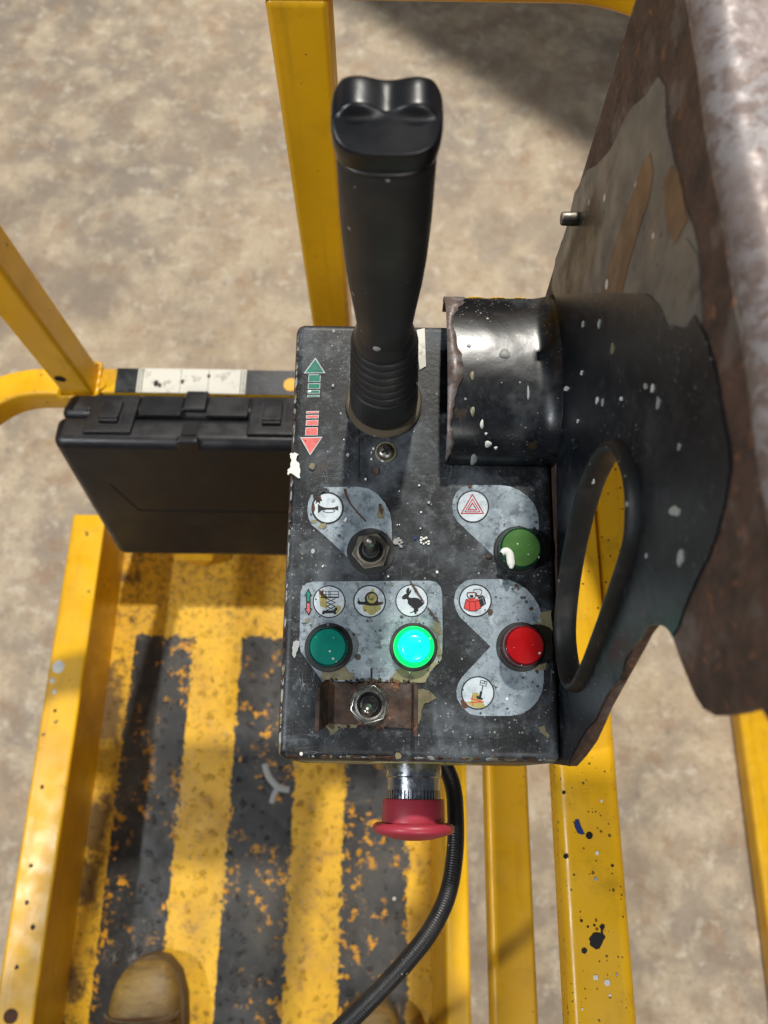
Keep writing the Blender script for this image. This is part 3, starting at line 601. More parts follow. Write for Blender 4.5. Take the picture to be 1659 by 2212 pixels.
for zf, u, v, r, m in [(Z1, 143, 842, 24, M_GREYD), (Z1, 1062, 735, 32, M_GREYD), (Z1, 1425, 302, 14, M_GREYD), (Z1, 1338, 410, 9, M_WHITE), (Z1, 1517, 1072, 14, M_WHITE), (Z1, 975, 1120, 10, M_WHITE), (Z1, 725, 45, 11, M_WHITE), (Z1, 1278, 695, 15, M_BLUE), (Z1, 1318, 112, 9, M_WHITE), (Z1, 1332, 588, 7, M_WHITE), (Z1, 1098, 176, 7, M_WHITE), (Z1, 1076, 550, 6, M_WHITE), (Z1, 1100, 548, 6, M_WHITE), (Z1, 250, 1010, 9, M_WHITE), (Z1, 262, 1000, 6, M_WHITE), (Z5, 140, 957, 17, M_WHITE), (Z5, 1130, 978, 32, M_FILM), (Z4, 600, 490, 36, M_RUST_DK), (Z4, 945, 140, 22, M_RUSTD), (Z4, 975, 178, 14, M_RUSTD), (Z4, 1145, 445, 22, M_RUSTD), (Z4, 530, 460, 10, M_FILM), (Z4, 678, 1490, 12, M_RUSTD), (Z4, 1215, 1275, 18, M_RUSTD), (Z4, 860, 1588, 9, M_RUSTD), (Z3, 330, 145, 20, M_RUSTD), (Z3, 985, 682, 12, M_RUST_DK), (Z3, 1182, 705, 16, M_RUSTD), (Z3, 1175, 525, 12, M_FILM), (ZB, 205, 918, 16, M_FILM), (ZB, 552, 945, 22, M_RUST_DK), (Z2, 126, 487, 20, M_FILM), (Z2, 1330, 530, 18, M_BLUE), (Z2, 1227, 1042, 9, M_WHITE), (Z2, 660, 95, 16, M_FILM), (Z2, 1040, 95, 14, M_FILM), (Z2, 1295, 480, 12, M_FILM), (Z7, 645, 685, 20, M_GREYD), (Z7, 895, 1865, 26, M_GREYD), (Z7, 832, 1605, 10, M_WHITE), (Z7, 1335, 1760, 18, M_WHITE), (Z7, 1300, 1938, 17, M_WHITE), (Z7, 1300, 1828, 13, M_WHITE)]:
    mark("paint_drop", zf, blob(u, v, r, r * 1.12, 12, .15, int(u + v)), m, .0012)
for sd in range(9): mark("paint_drop", Z1, blob(1340 + 14 * (sd % 4) * 2, 690 + 14 * ((sd * 5) % 6), 14, 10, 9, .4, sd + 30), M_WHITE, .0011)
for sd in range(5): mark("paint_drop", Z1, blob(1090 + 9 * sd, 700 + 22 * ((sd * 3) % 5), 15, 14, 9, .4, sd + 50), M_GREYD, .0011)
mark("white_splash", ZB, jag([(80, 850), (118, 843), (128, 852), (118, 880), (135, 910), (138, 950), (140, 985), (118, 980), (100, 960), (84, 955), (72, 968), (70, 940), (82, 925), (88, 890)], 4, 9, 15), M_WHITE, .0012)
mark("pale_scrape", Z2, jag([(-20, 720), (10, 700), (50, 705), (45, 760), (15, 830), (-5, 890), (-25, 860), (-30, 780)], 6, 24, 16), M_GREYD, .0011)
mark("pale_scrape", Z4, jag([(1460, -60), (1470, -60), (1475, 120), (1462, 120)], 2, 20, 17), M_GREYD, .001) if False else None
mark("torn_film", crop(1100, 1900, .72333), jag([(1455, 1395), (1490, 1385), (1500, 1420), (1520, 1440), (1510, 1455), (1480, 1430), (1465, 1425)], 3, 10, 18), M_FILM, .0009)
mark("side_label", ZB, [(785, 165), (828, 155), (835, 365), (800, 385), (790, 300)], M_LABEL, .0007)

# worn edge chips along the left panel edge
rr = random.Random(5); g = G()
def chip(c, n, t, L_, w, mi):
    u = Vector(t); b = Vector(n).cross(u); pts = []
    for k in range(9):
        a = 2 * math.pi * k / 9; q = rr.uniform(.6, 1.25); pts.append(Vector(c) + u * (L_ * q * math.cos(a)) + b * (w * q * math.sin(a)) + Vector(n) * .0002)
    g.add(prism(pts, -Vector(n) * .0003), mi)
nl = Vector((-1, 0, 1)).normalized(); nf = Vector((0, -1, 1)).normalized()
for k in range(90):
    y = rr.uniform(Y0 + .006, Y1 - .008); chip((X0 + .0016, y, ztop(y) - .0016), nl, (0, 1, 0), rr.uniform(.0006, .0034) * (1 if rr.random() < .8 else 1.8), rr.uniform(.0003, .0011), rr.choice([0, 0, 1, 2, 3]))
for k in range(70):
    x = rr.uniform(X0 + .006, X1 - .006); chip((x, Y0 + .0016, ztop(Y0) - .0014), nf, (1, 0, 0), rr.uniform(.0006, .0030), rr.uniform(.0003, .0011), rr.choice([0, 1, 1, 2, 3]))
setp(mesh("edge_chips", g, [M_GREYD, M_RUSTD, M_FILM, M_RUST_DK], cb), None, None, None, "stuff")
# --- front label round the emergency stop
EC = Vector((.0200, Y0, 1.62))
mesh("stop_label", lathe([(.030, 0), (.030, .0005)], EC, (0, -1, 0), 40, sx=1.35), M_FILMY, cb)
mesh("worn_label", prism([(-.045, Y0 - .0006, 1.655), (-.006, Y0 - .0006, 1.652), (-.010, Y0 - .0006, 1.60), (-.042, Y0 - .0006, 1.604)], (0, .0005, 0)), M_FILM, cb)

# --- emergency stop
es = mesh("emergency_stop", lathe([(.0162, .0), (.0165, .001), (.0165, .0075), (.0157, .0082), (.0157, .0150)], EC, (0, -1, 0), 48), M_CHROME, cb, smooth=30)
g = G()
for k in range(44):
    a = 2 * math.pi * k / 44; u, w, n = frame((0, -1, 0)); d = u * math.cos(a) + w * math.sin(a); t = n.cross(d)
    g.add(obox(EC, d, t, n, .0140, .0158, -.0006, .0006, .0150, .0200))
g.add(lathe([(.0146, .0149), (.0146, .0202)], EC, (0, -1, 0), 32))
mesh("knurled_ring", g, M_CHROME, es)
mesh("collar", lathe([(.0150, .0199), (.0176, .0200), (.0181, .0208), (.0183, .0330), (.0178, .0336)], EC, (0, -1, 0), 48), M_ESTOP, es, smooth=40)
mp = [(.0150, .0332), (.0190, .0330)] + [(.0208 + .0030 * math.sin(R(a)), .0360 - .0030 * math.cos(R(a))) for a in range(0, 151, 15)] + [(.017, .0402), (.012, .0416), (.006, .0424), (.0005, .0426)]
mesh("mushroom_head", lathe(mp, EC, (0, -1, 0), 56), M_ESTOP, es, smooth=50)

# --- push buttons
def button(mapf, base, rb, mt, ms, hgt=.0085, rc=.78, core=None, lip=.0, mark_=None, rs=1.0):
    c = mapf(base); e = mapf((base[0] + rb, base[1])); r = (e - c).length
    b = mesh("push_button", lathe([(r, .0004), (r, .0012), (r * .97, .0016), (r * .84, .0018), (r * .84, .0008)], c, PN, 48), M_BEZ, cb, smooth=30)
    rl = r * rc
    mesh("lens_side", lathe([(rl * 1.04, .0008), (rl * 1.03, hgt * .6), (rl, hgt - .0008), (rl * .985, hgt - .0003), (rl * .93, hgt), (rl * .91, hgt - .0004)], c, PN, 48, True, False), ms, b, smooth=50)
    top = mesh("lens_top", lathe([(rl * .915, hgt - .0006), (rl * .89, hgt + .0001), (rl * .55, hgt + .0006), (.0003, hgt + .0008)], c, PN, 48, False, True), mt, b, smooth=50)
    if core: mesh("lit_core", lathe([(rl * .80, hgt + .0002), (rl * .79, hgt + .0006), (rl * .5, hgt + .0009), (.0003, hgt + .0010)], c, PN, 48, False, True), core, b, smooth=50)
    return b, c, rl, hgt
button(Z2, (362, 778), 258, M_TEAL, M_TEALD, .0082, .80)
bl, blc, blr, blh = button(Z2, (1268, 772), 256, M_LITS, M_LITS, .0078, .82, M_LIT)
mesh("lit_center", lathe([(blr * .60, blh + .0008), (blr * .5, blh + .0012), (.0003, blh + .0014)], blc + Vector((0, -.0008, 0)), PN, 40, False, True), M_LITC, bl, smooth=50)
bo, boc, bor, boh = button(Z3, (968, 1008), 322, M_OLIVE, M_OLIVED, .0100, .84)
button(Z4, (1002, 955), 325, M_RED, M_REDD, .0130, .80)
def toph(mapf, h): return lambda p, hh=0: mapf(p, h + hh)
wpts = catmull([(Z3(p, boh + .0012)) for p in [(762, 1040), (790, 1010), (830, 1015), (862, 1050), (872, 1120), (880, 1180), (880, 1240)]], 5)
mesh("paint_smear", sweep(wpts, [(-.0022, -.0006), (-.0018, .0004), (0, .0008), (.0018, .0004), (.0022, -.0006)], up=tuple(PN), rscale=lambda i: (.65 + .35 * min(1, i / 8)) * min(1, .35 + (30 - i) * .12)), M_WHITE, bo, smooth=60)
mesh("crust", lathe([(.0022, 0), (.0020, .001), (.0008, .0016)], Z3((585, 1085)), PN, 9, sy=.7), M_RUST_DK, cb)

# --- toggle switches
def hexnut(c, r, h0, h1, rot=0): return lathe([(r, h0), (r, h1 - .0004), (r * .94, h1)], c, PN, 6, rot=rot)
def toggle(c, rw, rn, lean, ln, mt_tip, nutmat, washer=True, rot=.2):
    tb = mesh("toggle_switch", lathe([(rw, .0004), (rw, .0012), (rw * .6, .0014)], c, PN, 40) if washer else lathe([(rn * .95, .0004), (rn * .95, .0018)], c, PN, 32), M_BEZ if washer else nutmat, cb, smooth=30)
    mesh("hex_nut", hexnut(c, rn, .0012, .0036, rot), nutmat, tb, bev=.0003)
    mesh("bushing", lathe([(rn * .72, .0034), (rn * .72, .0050), (rn * .62, .0052), (rn * .60, .0040), (rn * .50, .0036)], c, PN, 32), M_STEEL if not washer else nutmat, tb, smooth=30)
    bo = []
    for i, (r, h) in enumerate([(.60, .0036), (.62, .0050), (.56, .0062), (.50, .0056), (.47, .0060), (.44, .0074), (.36, .0076), (.33, .0070)]): bo.append((rn * r, h))
    mesh("rubber_boot", lathe(bo, c, PN, 32), M_BELLOWS, tb, smooth=60)
    ax = (PN + Vector(lean)).normalized(); o = c + PN * .0055
    pr = [(.0017, 0), (.0019, ln * .5), (.0026, ln * .68)] + [(.0033 * math.sin(R(a)) + 1e-5, ln - .0033 * math.cos(R(a)) * 1.25) for a in (60, 80, 100, 120, 140, 160, 180)]
    mesh("lever", lathe(pr, o, ax, 24), mt_tip, tb, smooth=70)
c = Z1((785, 850)); rw = (Z1((785 + 258, 850)) - c).length
toggle(c, rw, rw * .84, (-.03, .10, 0), .016, M_KNOBD, M_NUT)
c = Z5((838, 455)); rn = (Z5((838 + 205, 455)) - c).length
# rusty U-shaped guard plate
gp = [Z5(p, .0016) for p in jag([(405, 215), (640, 240), (1290, 235), (1285, 700), (1010, 680), (640, 660), (395, 650)], 5, 40, 21)]
tg = mesh("toggle_guard", prism(gp, -PN * .0015), M_RUST_DK, cb)
def wing(b0, b1, t0, t1, h, th):
    a = [Z5(b0, .0008), Z5(b1, .0008), Z5(t1, h), Z5(t0, h)]; n = Vector((th, 0, 0))
    mesh("guard_wing", prism(a, n), M_RUST_DK, tg, bev=.0006)
wing((385, 195), (375, 660), (290, 275), (272, 735), .0105, .0024)
wing((1262, 225), (1262, 720), (1292, 250), (1288, 790), .0105, .0022)
c2 = c + PN * .0012
toggle(c2, rn, rn, (-.05, -.16, 0), .017, M_STEEL, M_STEEL, False, .3)
crus = G()
rr = random.Random(3)
for k in range(60):
    u, v = rr.uniform(420, 1250), rr.choice([rr.uniform(195, 240), rr.uniform(195, 250), rr.uniform(660, 700)]); q = Z5((u, v), .0012); r = rr.uniform(.0004, .0013)
    crus.add(lathe([(r, 0), (r * .8, r * .6), (r * .2, r)], q, PN, 6, rot=rr.random()))
setp(mesh("rust_crust", crus, M_RUST_DK, tg), None, None, None, "stuff")

# --- cross-head screw
c = ZB((612, 843)); scw = mesh("panel_screw", lathe([(.0062, .0003), (.0062, .0010), (.0056, .0012)], c, PN, 32), M_FILM, cb, smooth=30)
mesh("screw_head", lathe([(.0052, .0010), (.0051, .0016), (.0044, .0028), (.0028, .0036), (.0003, .0039)], c, PN, 32), M_STEEL, scw, smooth=60)
for a in (.5, .5 + math.pi / 2):
    u, w, n = frame(PN); d = u * math.cos(a) + w * math.sin(a); t = n.cross(d); mesh("cross_slot", obox(c, d, t, n, -.0028, .0028, -.0006, .0006, .0030, .00395), M_DARK, scw)
mesh("panel_seam", prism([ZB(p, .0004) for p in [(462, 720), (466, 720), (466, 980), (462, 980)]], -PN * .0003), M_DARK, cb)

# --- joystick
JB = P(829, 884); JB = Vector((JB.x, .2105, ztop(.2105))); JAX = Vector((0.0, .028, 1)).normalized()
js = mesh("joystick", lathe([(.0222, .0004), (.0226, .0018), (.0214, .0030), (.0190, .0032)], JB, PN, 48), rubber("dusty_base_ring", (84, 74, 58), .6, 300, .5), cb, smooth=40)
pr = [(.0198, .003), (.0199, .010), (.0192, .020), (.0188, .026)]
hh = .027
for k in range(6):
    r0 = .0186 - .0003 * k
    pr += [(r0 - .0026, hh), (r0 - .0018, hh + .0008), (r0 + .0004, hh + .0024), (r0 + .0004, hh + .0038), (r0 - .0018, hh + .0056)]; hh += .0066
pr += [(.0160, hh), (.0156, hh + .004), (.0142, hh + .009), (.0130, hh + .012)]
mesh("bellows", lathe(pr, JB, JAX, 56), M_BELLOWS, js, smooth=60)
HT = hh + .004
# grip: rounded section, wider towards the top
def grip_sec(w, d, n=48, e=2.5):
    o = []
    for i in range(n):
        a = 2 * math.pi * i / n; c_, s_ = math.cos(a), math.sin(a)
        o.append((math.copysign(abs(c_) ** (2 / e), c_) * w, math.copysign(abs(s_) ** (2 / e), s_) * d))
    return o
def loft(secs, O, ax, cap0=True, cap1=True):
    u, w, n = frame(ax, (1, 0, 0)); v = []; f = []; k = len(secs[0][1])
    for h, sec, *off in secs:
        oy = off[0] if off else 0
        v += [O + n * h + u * p[0] + w * (p[1] + oy) for p in sec]
    for i in range(len(secs) - 1): f += [(i * k + a, i * k + (a + 1) % k, (i + 1) * k + (a + 1) % k, (i + 1) * k + a) for a in range(k)]
    if cap0: f.append(tuple(reversed(range(k))))
    if cap1: f.append(tuple((len(secs) - 1) * k + a for a in range(k)))
    return v, f
gs = [(HT, grip_sec(.0122, .0130)), (HT + .002, grip_sec(.0130, .0138)), (HT + .012, grip_sec(.0136, .0143)), (HT + .030, grip_sec(.0152, .0153)), (HT + .047, grip_sec(.0169, .0161)), (HT + .062, grip_sec(.0179, .0164)), (HT + .085, grip_sec(.0185, .0162)), (HT + .110, grip_sec(.0184, .0155)), (HT + .1165, grip_sec(.0183, .0153)), (HT + .1180, grip_sec(.0176, .0148))]
mesh("grip", loft(gs, JB, JAX), M_GRIP, js, smooth=50)
seam = [JB + JAX * (HT + .003 + t) + Vector((.0025, -y, 0)) for t, y in [(0, .0128), (.012, .0127), (.030, .0131), (.047, .0131), (.062, .0128), (.090, .0116), (.114, .0101)]]
mesh("mould_seam", sweep(catmull(seam, 4), circ(.00022, 6), up=(1, 0, 0)), M_CAP, js)
h0 = HT + .1175
mesh("neck_ring", loft([(h0, grip_sec(.0178, .0149)), (h0 + .0006, grip_sec(.0185, .0154)), (h0 + .0018, grip_sec(.0185, .0154)), (h0 + .0023, grip_sec(.0177, .0148)), (h0 + .0034, grip_sec(.0177, .0148))], JB, JAX), M_CAP, js, smooth=40)
h1 = h0 + .0028
HC = .0300                                    # cap height
def cap_pt(u, wv, h): return (u, wv, h)
U_, W_, N_ = frame(JAX, (1, 0, 0))
NU, NV = 64, 40
vv = []; ff = []
def cap_top(x, y):
    """height of the cap's top over its base: two humps left and right, a saddle between, a scooped front"""
    sg = lambda t: 1 / (1 + math.exp(max(-60, min(60, -t))))
    hump = .0184 - .0030 * math.exp(-(x / .0056) ** 2) - .0016 * (max(0, abs(x) - .0090) / .0070) ** 2
    inset = sg((.0166 - abs(x)) / .0009) * sg((.0120 - y) / .0010)
    hump = .0138 + (hump - .0138) * inset - .003 * max(0, (y - .012) / .004)
    plane = .0142 + (y + .0040) * .46
    ridge = sg((y + .0040) / .00040)
    return ridge * hump + (1 - ridge) * plane
K = len(grip_sec(1, 1))
rings = [(0.0, .985, .0), (.0006, 1.015, 0), (.0035, 1.025, 0), (.0045, 1.045, 0)]
secs = []
for h, k, _ in rings: secs.append([(p[0] * k, p[1] * k, h) for p in grip_sec(.0184, .0150, 128, 3.4)])
for k, drop in ((1.055, .0), (1.055, .45), (1.048, .78), (1.03, .93), (1.0, 1.0), (.97, 1.0), (.94, 1), (.90, 1), (.85, 1), (.8, 1), (.72, 1), (.64, 1), (.56, 1), (.48, 1), (.4, 1), (.32, 1), (.24, 1), (.2, 1), (.16, 1), (.12, 1), (.08, 1), (.04, 1), (.01, 1)):
    sec = []
    for p in grip_sec(.0184, .0150, 128, 3.4):
        x, y = p[0] * k, p[1] * k; t = cap_top(x, y); b = .0074
        hh_ = b + max(0.0, t - b) * drop if t > b else (b - (b - t) * drop)
        sec.append((x, y, hh_))
    secs.append(sec)
for sec in secs:
    for p in sec: vv.append(JB + N_ * (h1 + p[2]) + U_ * p[0] + W_ * p[1])
kk = 128
for i in range(len(secs) - 1): ff += [(i * kk + a, i * kk + (a + 1) % kk, (i + 1) * kk + (a + 1) % kk, (i + 1) * kk + a) for a in range(kk)]
ff.append(tuple((len(secs) - 1) * kk + a for a in range(kk))); ff.append(tuple(reversed(range(kk))))
mesh("thumb_cap", (vv, ff), M_CAP, js, sub=1)
mesh("paint_drop", lathe([(.0022, 0), (.0018, .0005), (.0006, .0008)], JB + JAX * (HT + .008) + Vector((-.0035, -.0136, 0)), (0, -1, .05), 10, rfun=lambda a, h: 1 + .25 * math.sin(5 * a)), M_GREYD, js)

# ------------------------------------------------------------------ bracket
PX = .0975
br = root("mounting_bracket", "rusty steel mounting bracket with arched black cover and hand slot", "bracket", (PX, .15, 1.6))
def B(u, v, dx=0.0): return at(u, v, x=PX + dx)
low = [(1230, 1655), (1250, 1632), (1272, 1600), (1290, 1560), (1303, 1528), (1322, 1492), (1338, 1462), (1358, 1425), (1374, 1395), (1388, 1368), (1402, 1350), (1420, 1344), (1438, 1352), (1452, 1375), (1466, 1415), (1482, 1457), (1500, 1500), (1518, 1530), (1545, 1546), (1590, 1540), (1640, 1524)]
outer = [B(u, v) for u, v in low]
outer[0].z = max(outer[0].z, 1.60)
ZT = 1.9175
outer += [Vector((PX, .012, 1.905)), Vector((PX, .012, ZT)), Vector((PX, .302, ZT)), Vector((PX, .296, 1.88)), Vector((PX, .283, 1.70)), Vector((PX, .283, 1.60)), Vector((PX, .012, 1.60))]
for p in outer: p.x = PX
hole_in = [(1338, 1002), (1350, 1016), (1365, 1082), (1366, 1136), (1348, 1195), (1309, 1297), (1282, 1375), (1262, 1430), (1250, 1441), (1240, 1415), (1238, 1327), (1255, 1229), (1279, 1146), (1309, 1063)]
hole_out = [(1345, 945), (1372, 985), (1387, 1043), (1388, 1131), (1376, 1195), (1335, 1312), (1305, 1390), (1280, 1450), (1252, 1495), (1232, 1480), (1217, 1390), (1222, 1290), (1242, 1165), (1275, 1040), (1312, 965)]
ho = catmull([B(u, v) for u, v in hole_out], 4, True)
cen = sum(ho, Vector()) / len(ho)
hole = [cen + (p - cen) * .93 for p in ho]
for p in hole: p.x = PX
plate = mesh("side_plate", prism(outer, (.004, 0, 0), [hole]), M_RUST, br)
# flange folded over at the top, with a rounded bend
fl = []
for a in range(0, 91, 10): fl.append((PX + .010 - .010 * math.cos(R(a)), ZT + .010 * math.sin(R(a))))
inner = [(PX + .010 - .006 * math.cos(R(a)), ZT + .006 * math.sin(R(a))) for a in range(0, 91, 10)]
prof = fl + [(PX + .085, ZT + .0125), (PX + .085, ZT + .0085)] + inner[::-1]
nseg = 30; vv = []; ff = []; kk = len(prof); rr = random.Random(2)
for i in range(nseg + 1):
    y = .006 + (.30 - .006) * i / nseg; w = .0006 * math.sin(y * 60) + rr.uniform(-.0002, .0002)
    vv += [(x + w, y, z + w * .5) for x, z in prof]
for i in range(nseg): ff += [(i * kk + a, i * kk + (a + 1) % kk, (i + 1) * kk + (a + 1) % kk, (i + 1) * kk + a) for a in range(kk)]
ff += [tuple(range(kk)), tuple(nseg * kk + a for a in reversed(range(kk)))]
mesh("top_flange", (vv, ff), M_RUST_PALE, br, smooth=45)
# rubber edge trim round the hand slot
mid = [cen + (p - cen) * .945 for p in ho]
mesh("edge_trim", sweep(mid, circ(.0030, 14, .0060), closed=True, up=(1, 0, 0)), M_TRIM, plate, smooth=180)
# paint films on the plate (each a thin coat standing proud)
def coat(name, pts, m, t, sd, amp=1.2, step=10, holes=()):
    poly = [B(u, v, -t) for u, v in jag(pts, amp, step, sd)]
    return mesh(name, prism(poly, (t - .00005, 0, 0), holes), m, plate)
Z4d = lambda l: [(918 + x * .4466, y * .4466) for x, y in l]
coat("grey_primer", Z4d([(785, 825), (830, 800), (900, 720), (940, 640), (960, 590), (1000, 520), (1060, 470), (1130, 370), (1160, 420), (1165, 600), (1200, 760), (1240, 900), (1252, 1000), (1290, 1080), (1320, 1200), (1335, 1500), (1330, 1600), (1200, 1600), (640, 1480), (612, 1395), (630, 1250), (690, 1090), (725, 930), (770, 850)]), M_BARE, .0004, 31, .9, 12)
coat("brown_primer", Z4d([(1085, 740), (1105, 830), (1080, 980), (1030, 1120), (985, 1280), (950, 1415), (865, 1415), (885, 1290), (905, 1220), (950, 1080), (990, 980), (1040, 820)]), M_BROWN, .0006, 32, .9, 12)
coat("brown_primer", Z4d([(1150, 870), (1190, 800), (1225, 830), (1255, 1000), (1270, 1060), (1210, 1180), (1175, 1120), (1160, 1000)]), M_BROWN, .0006, 33, .9, 12)
coat("grey_film", Z4d([(1090, 1400), (1200, 1230), (1260, 1150), (1320, 1240), (1325, 1450), (1290, 1600), (1180, 1590)]), M_BARE, .0007, 34, .9, 12)
blk = [(1205, 640), (1240, 632), (1300, 632), (1395, 634), (1425, 660), (1440, 700), (1480, 708), (1500, 680), (1520, 720), (1545, 800), (1560, 900), (1572, 960), (1576, 1010), (1565, 1080), (1548, 1150), (1530, 1200), (1500, 1260), (1482, 1300), (1465, 1350), (1452, 1374), (1438, 1355), (1420, 1347), (1402, 1353), (1386, 1378), (1370, 1395), (1352, 1420), (1338, 1470), (1318, 1490), (1300, 1520), (1285, 1555), (1262, 1580), (1240, 1620), (1225, 1650), (1212, 1650), (1205, 1400), (1202, 1000)]
hole3 = [p.copy() for p in hole]
for p in hole3: p.x = PX - .0009
poly = [B(u, v, -.0009) for u, v in jag(blk, .9, 10, 35)]
mesh("black_coat", prism(poly, (.00085, 0, 0), [hole3]), M_BLACK_PLATE, plate)
for u, v, rx, ry, m in [(1457, 1105, 13, 12, M_GREYD), (1468, 1205, 7, 19, M_GREYD), (1293, 698, 3, 12, M_GREYD), (1322, 755, 4, 15, M_FILM), (1288, 865, 2.5, 10, M_WHITE), (1300, 870, 2.5, 10, M_GREYD), (1393, 835, 4, 9, M_GREYD), (1408, 840, 3, 10, M_WHITE), (1420, 870, 3, 14, M_GREYD), (1258, 700, 2.5, 9, M_GREYD), (1280, 1040, 3, 8, M_WHITE), (1222, 840, 6, 6, M_WHITE), (1255, 805, 2, 6, M_WHITE), (1247, 910, 2, 5, M_WHITE), (1340, 862, 2, 6, M_WHITE), (1465, 965, 2, 8, M_GREYD), (1360, 1180, 4, 6, M_GREYD), (1395, 1200, 3, 6, M_GREYD)]:
    poly = [B(a, b, -.0014) for a, b in blob(u, v, rx * .8, ry * .85, 12, .3, int(u), .1)]; mesh("paint_drop", prism(poly, (.0006, 0, 0)), m, plate)
bt = B(1250, 473); mesh("bolt", lathe([(.0034, 0), (.0036, .002), (.0034, .0075), (.0030, .0085)], Vector((PX - .0005, bt.y, bt.z)), (-1, 0, 0), 18), M_NUT, br, smooth=40)

# arched cover: half-pipe over the back of the panel, joined to the side plate by a smooth fillet
AY0, AY1 = .1715, .2790
def arch(t):
    """t 0..1 from the front foot over the crown to the back lip"""
    a = math.pi * (1.0 - t * 1.02) ; cy = (AY0 + AY1) / 2; ry = (AY1 - AY0) / 2
    return cy + ry * math.cos(a), ztop(AY0) + .003 + .030 * max(-.05, math.sin(a)) ** .8 if math.sin(a) > 0 else ztop(AY0) + .003 - .004
NX, NT = 26, 40; vv = []; ff = []
xl = .0345
for i in range(NX + 1):
    x = xl + (PX + .001 - xl) * i / NX
    for j in range(NT + 1):
        t = j / NT; y, z = arch(t)
        k = max(0, (x - (PX - .012)) / .012); dz = .010 * k * k * math.sin(math.pi * min(1, max(0, t)))
        vv.append((x, y, z + dz + .00015 * math.sin(x * 120 + y * 60)))
for i in range(NX):
    for j in range(NT): a = i * (NT + 1) + j; ff.append((a, a + 1, a + NT + 2, a + NT + 1))
ac = mesh("arched_cover", (vv, ff), M_BLACK_GLOSS, br, smooth=60)
sd = ac.modifiers.new("thick", 'SOLIDIFY'); sd.thickness = .0022; sd.offset = -1
# bare rusty edge band of the cover
vv = []; ff = []; rr = random.Random(9); n0 = 46; wv = []
for j in range(n0 + 1):
    t = .03 + .93 * j / n0; y, z = arch(t); wv.append(.0052 + .0030 * math.sin(j * .33 + 1) + rr.uniform(-.0011, .0011) + (.004 if t > .55 else 0) * min(1, (t - .55) * 5))
    if t < .22: wv[-1] *= max(.15, (t - .03) / .19)
    vv += [(xl - .0003, y, z + .0006), (xl + wv[-1], y, z + .0006)]
for j in range(n0): ff.append((2 * j, 2 * j + 1, 2 * j + 3, 2 * j + 2))
eb = mesh("rusty_edge", (vv, ff), M_RUST_PALE, ac, smooth=60)
sd = eb.modifiers.new("thick", 'SOLIDIFY'); sd.thickness = .0006; sd.offset = 0
vv = []; ff = []; rr = random.Random(12)
for j in range(31):
    x = .0450 + .0430 * j / 30; t0 = .885 + rr.uniform(0, .035) + .02 * math.sin(j * .7)
    for t in (t0, (t0 + .985) / 2, .985):
        y, z = arch(t); vv.append((x, y + .0004, z + .0005))
for j in range(30):
    for q in range(2): ff.append((3 * j + q, 3 * j + q + 1, 3 * j + q + 4, 3 * j + q + 3))
wy = mesh("worn_yellow_edge", (vv, ff), M_YEL_WORN, ac, smooth=60)
sd = wy.modifiers.new("thick", 'SOLIDIFY'); sd.thickness = .0006; sd.offset = 0
def on_arch(x, t, h):
    y, z = arch(t); y2, z2 = arch(t + .01); tn = Vector((0, y2 - y, z2 - z)).normalized(); n = tn.cross(Vector((1, 0, 0))); n = n if n.z > 0 else -n
    return Vector((x, y, z)) + n * h, n
for x, t, r, ry, m in [(.0665, .50, .0032, 1, M_GREYD), (.0465, .53, .0012, 1.2, M_WHITE), (.0480, .42, .0013, 2.2, M_FILM), (.0482, .29, .0013, 2.2, M_FILM), (.0535, .24, .0010, 2.6, M_WHITE), (.0575, .15, .0020, 1, M_WHITE), (.0620, .13, .0010, 1, M_WHITE), (.0790, .36, .0007, 6, M_GREYD), (.0580, .65, .0008, 1, M_WHITE), (.0925, .44, .0022, 1, M_WHITE), (.0560, .20, .0008, 1, M_WHITE), (.0610, .95, .0032, .8, M_RUSTD), (.0705, .94, .0016, .7, M_GREYD), (.0780, .93, .0012, .7, M_GREYD), (.0505, .05, .0020, 2.5, M_GREYD)]:
    p, n = on_arch(x, t, .0002); mesh("paint_drop", lathe([(r, 0), (r * .85, .0004), (r * .2, .0006)], p, n, 12, sy=ry, rfun=lambda a, h: 1 + .12 * math.sin(3 * a + x * 900)), m, ac, smooth=60)

# ------------------------------------------------------------------ conduit
cp = [(.0370, .020, 1.575), at(976, 1690, z=1.572), at(984, 1760, z=1.576), at(982, 1850, z=1.580), at(966, 1935, z=1.584), at(930, 2010, z=1.588), at(880, 2075, z=1.590), at(825, 2135, z=1.590), at(770, 2190, z=1.588), at(700, 2260, z=1.580), at(640, 2330, z=1.54), at(600, 2400, z=1.40), at(590, 2420, z=1.1), Vector((-.06, -.46, .76))]
path = catmull(cp, 40)
# even spacing
ev = [path[0]]; acc = 0
for a, b in zip(path, path[1:]):
    d = (b - a).length
    while acc + d >= .0005:
        q = (.0005 - acc) / d; a = a + (b - a) * q; ev.append(a); d = (b - a).length; acc = 0
    acc += d
cd = mesh("conduit", sweep(ev, circ(.0055, 16), up=(1, .0, .05), rscale=lambda i: (1.0, .99, .945)[i % 3]), M_COND, None, smooth=180)
setp(cd, "black ribbed cable conduit curving down from the control box", "cable")
for k in range(7):
    i = int(len(ev) * .0) + 0
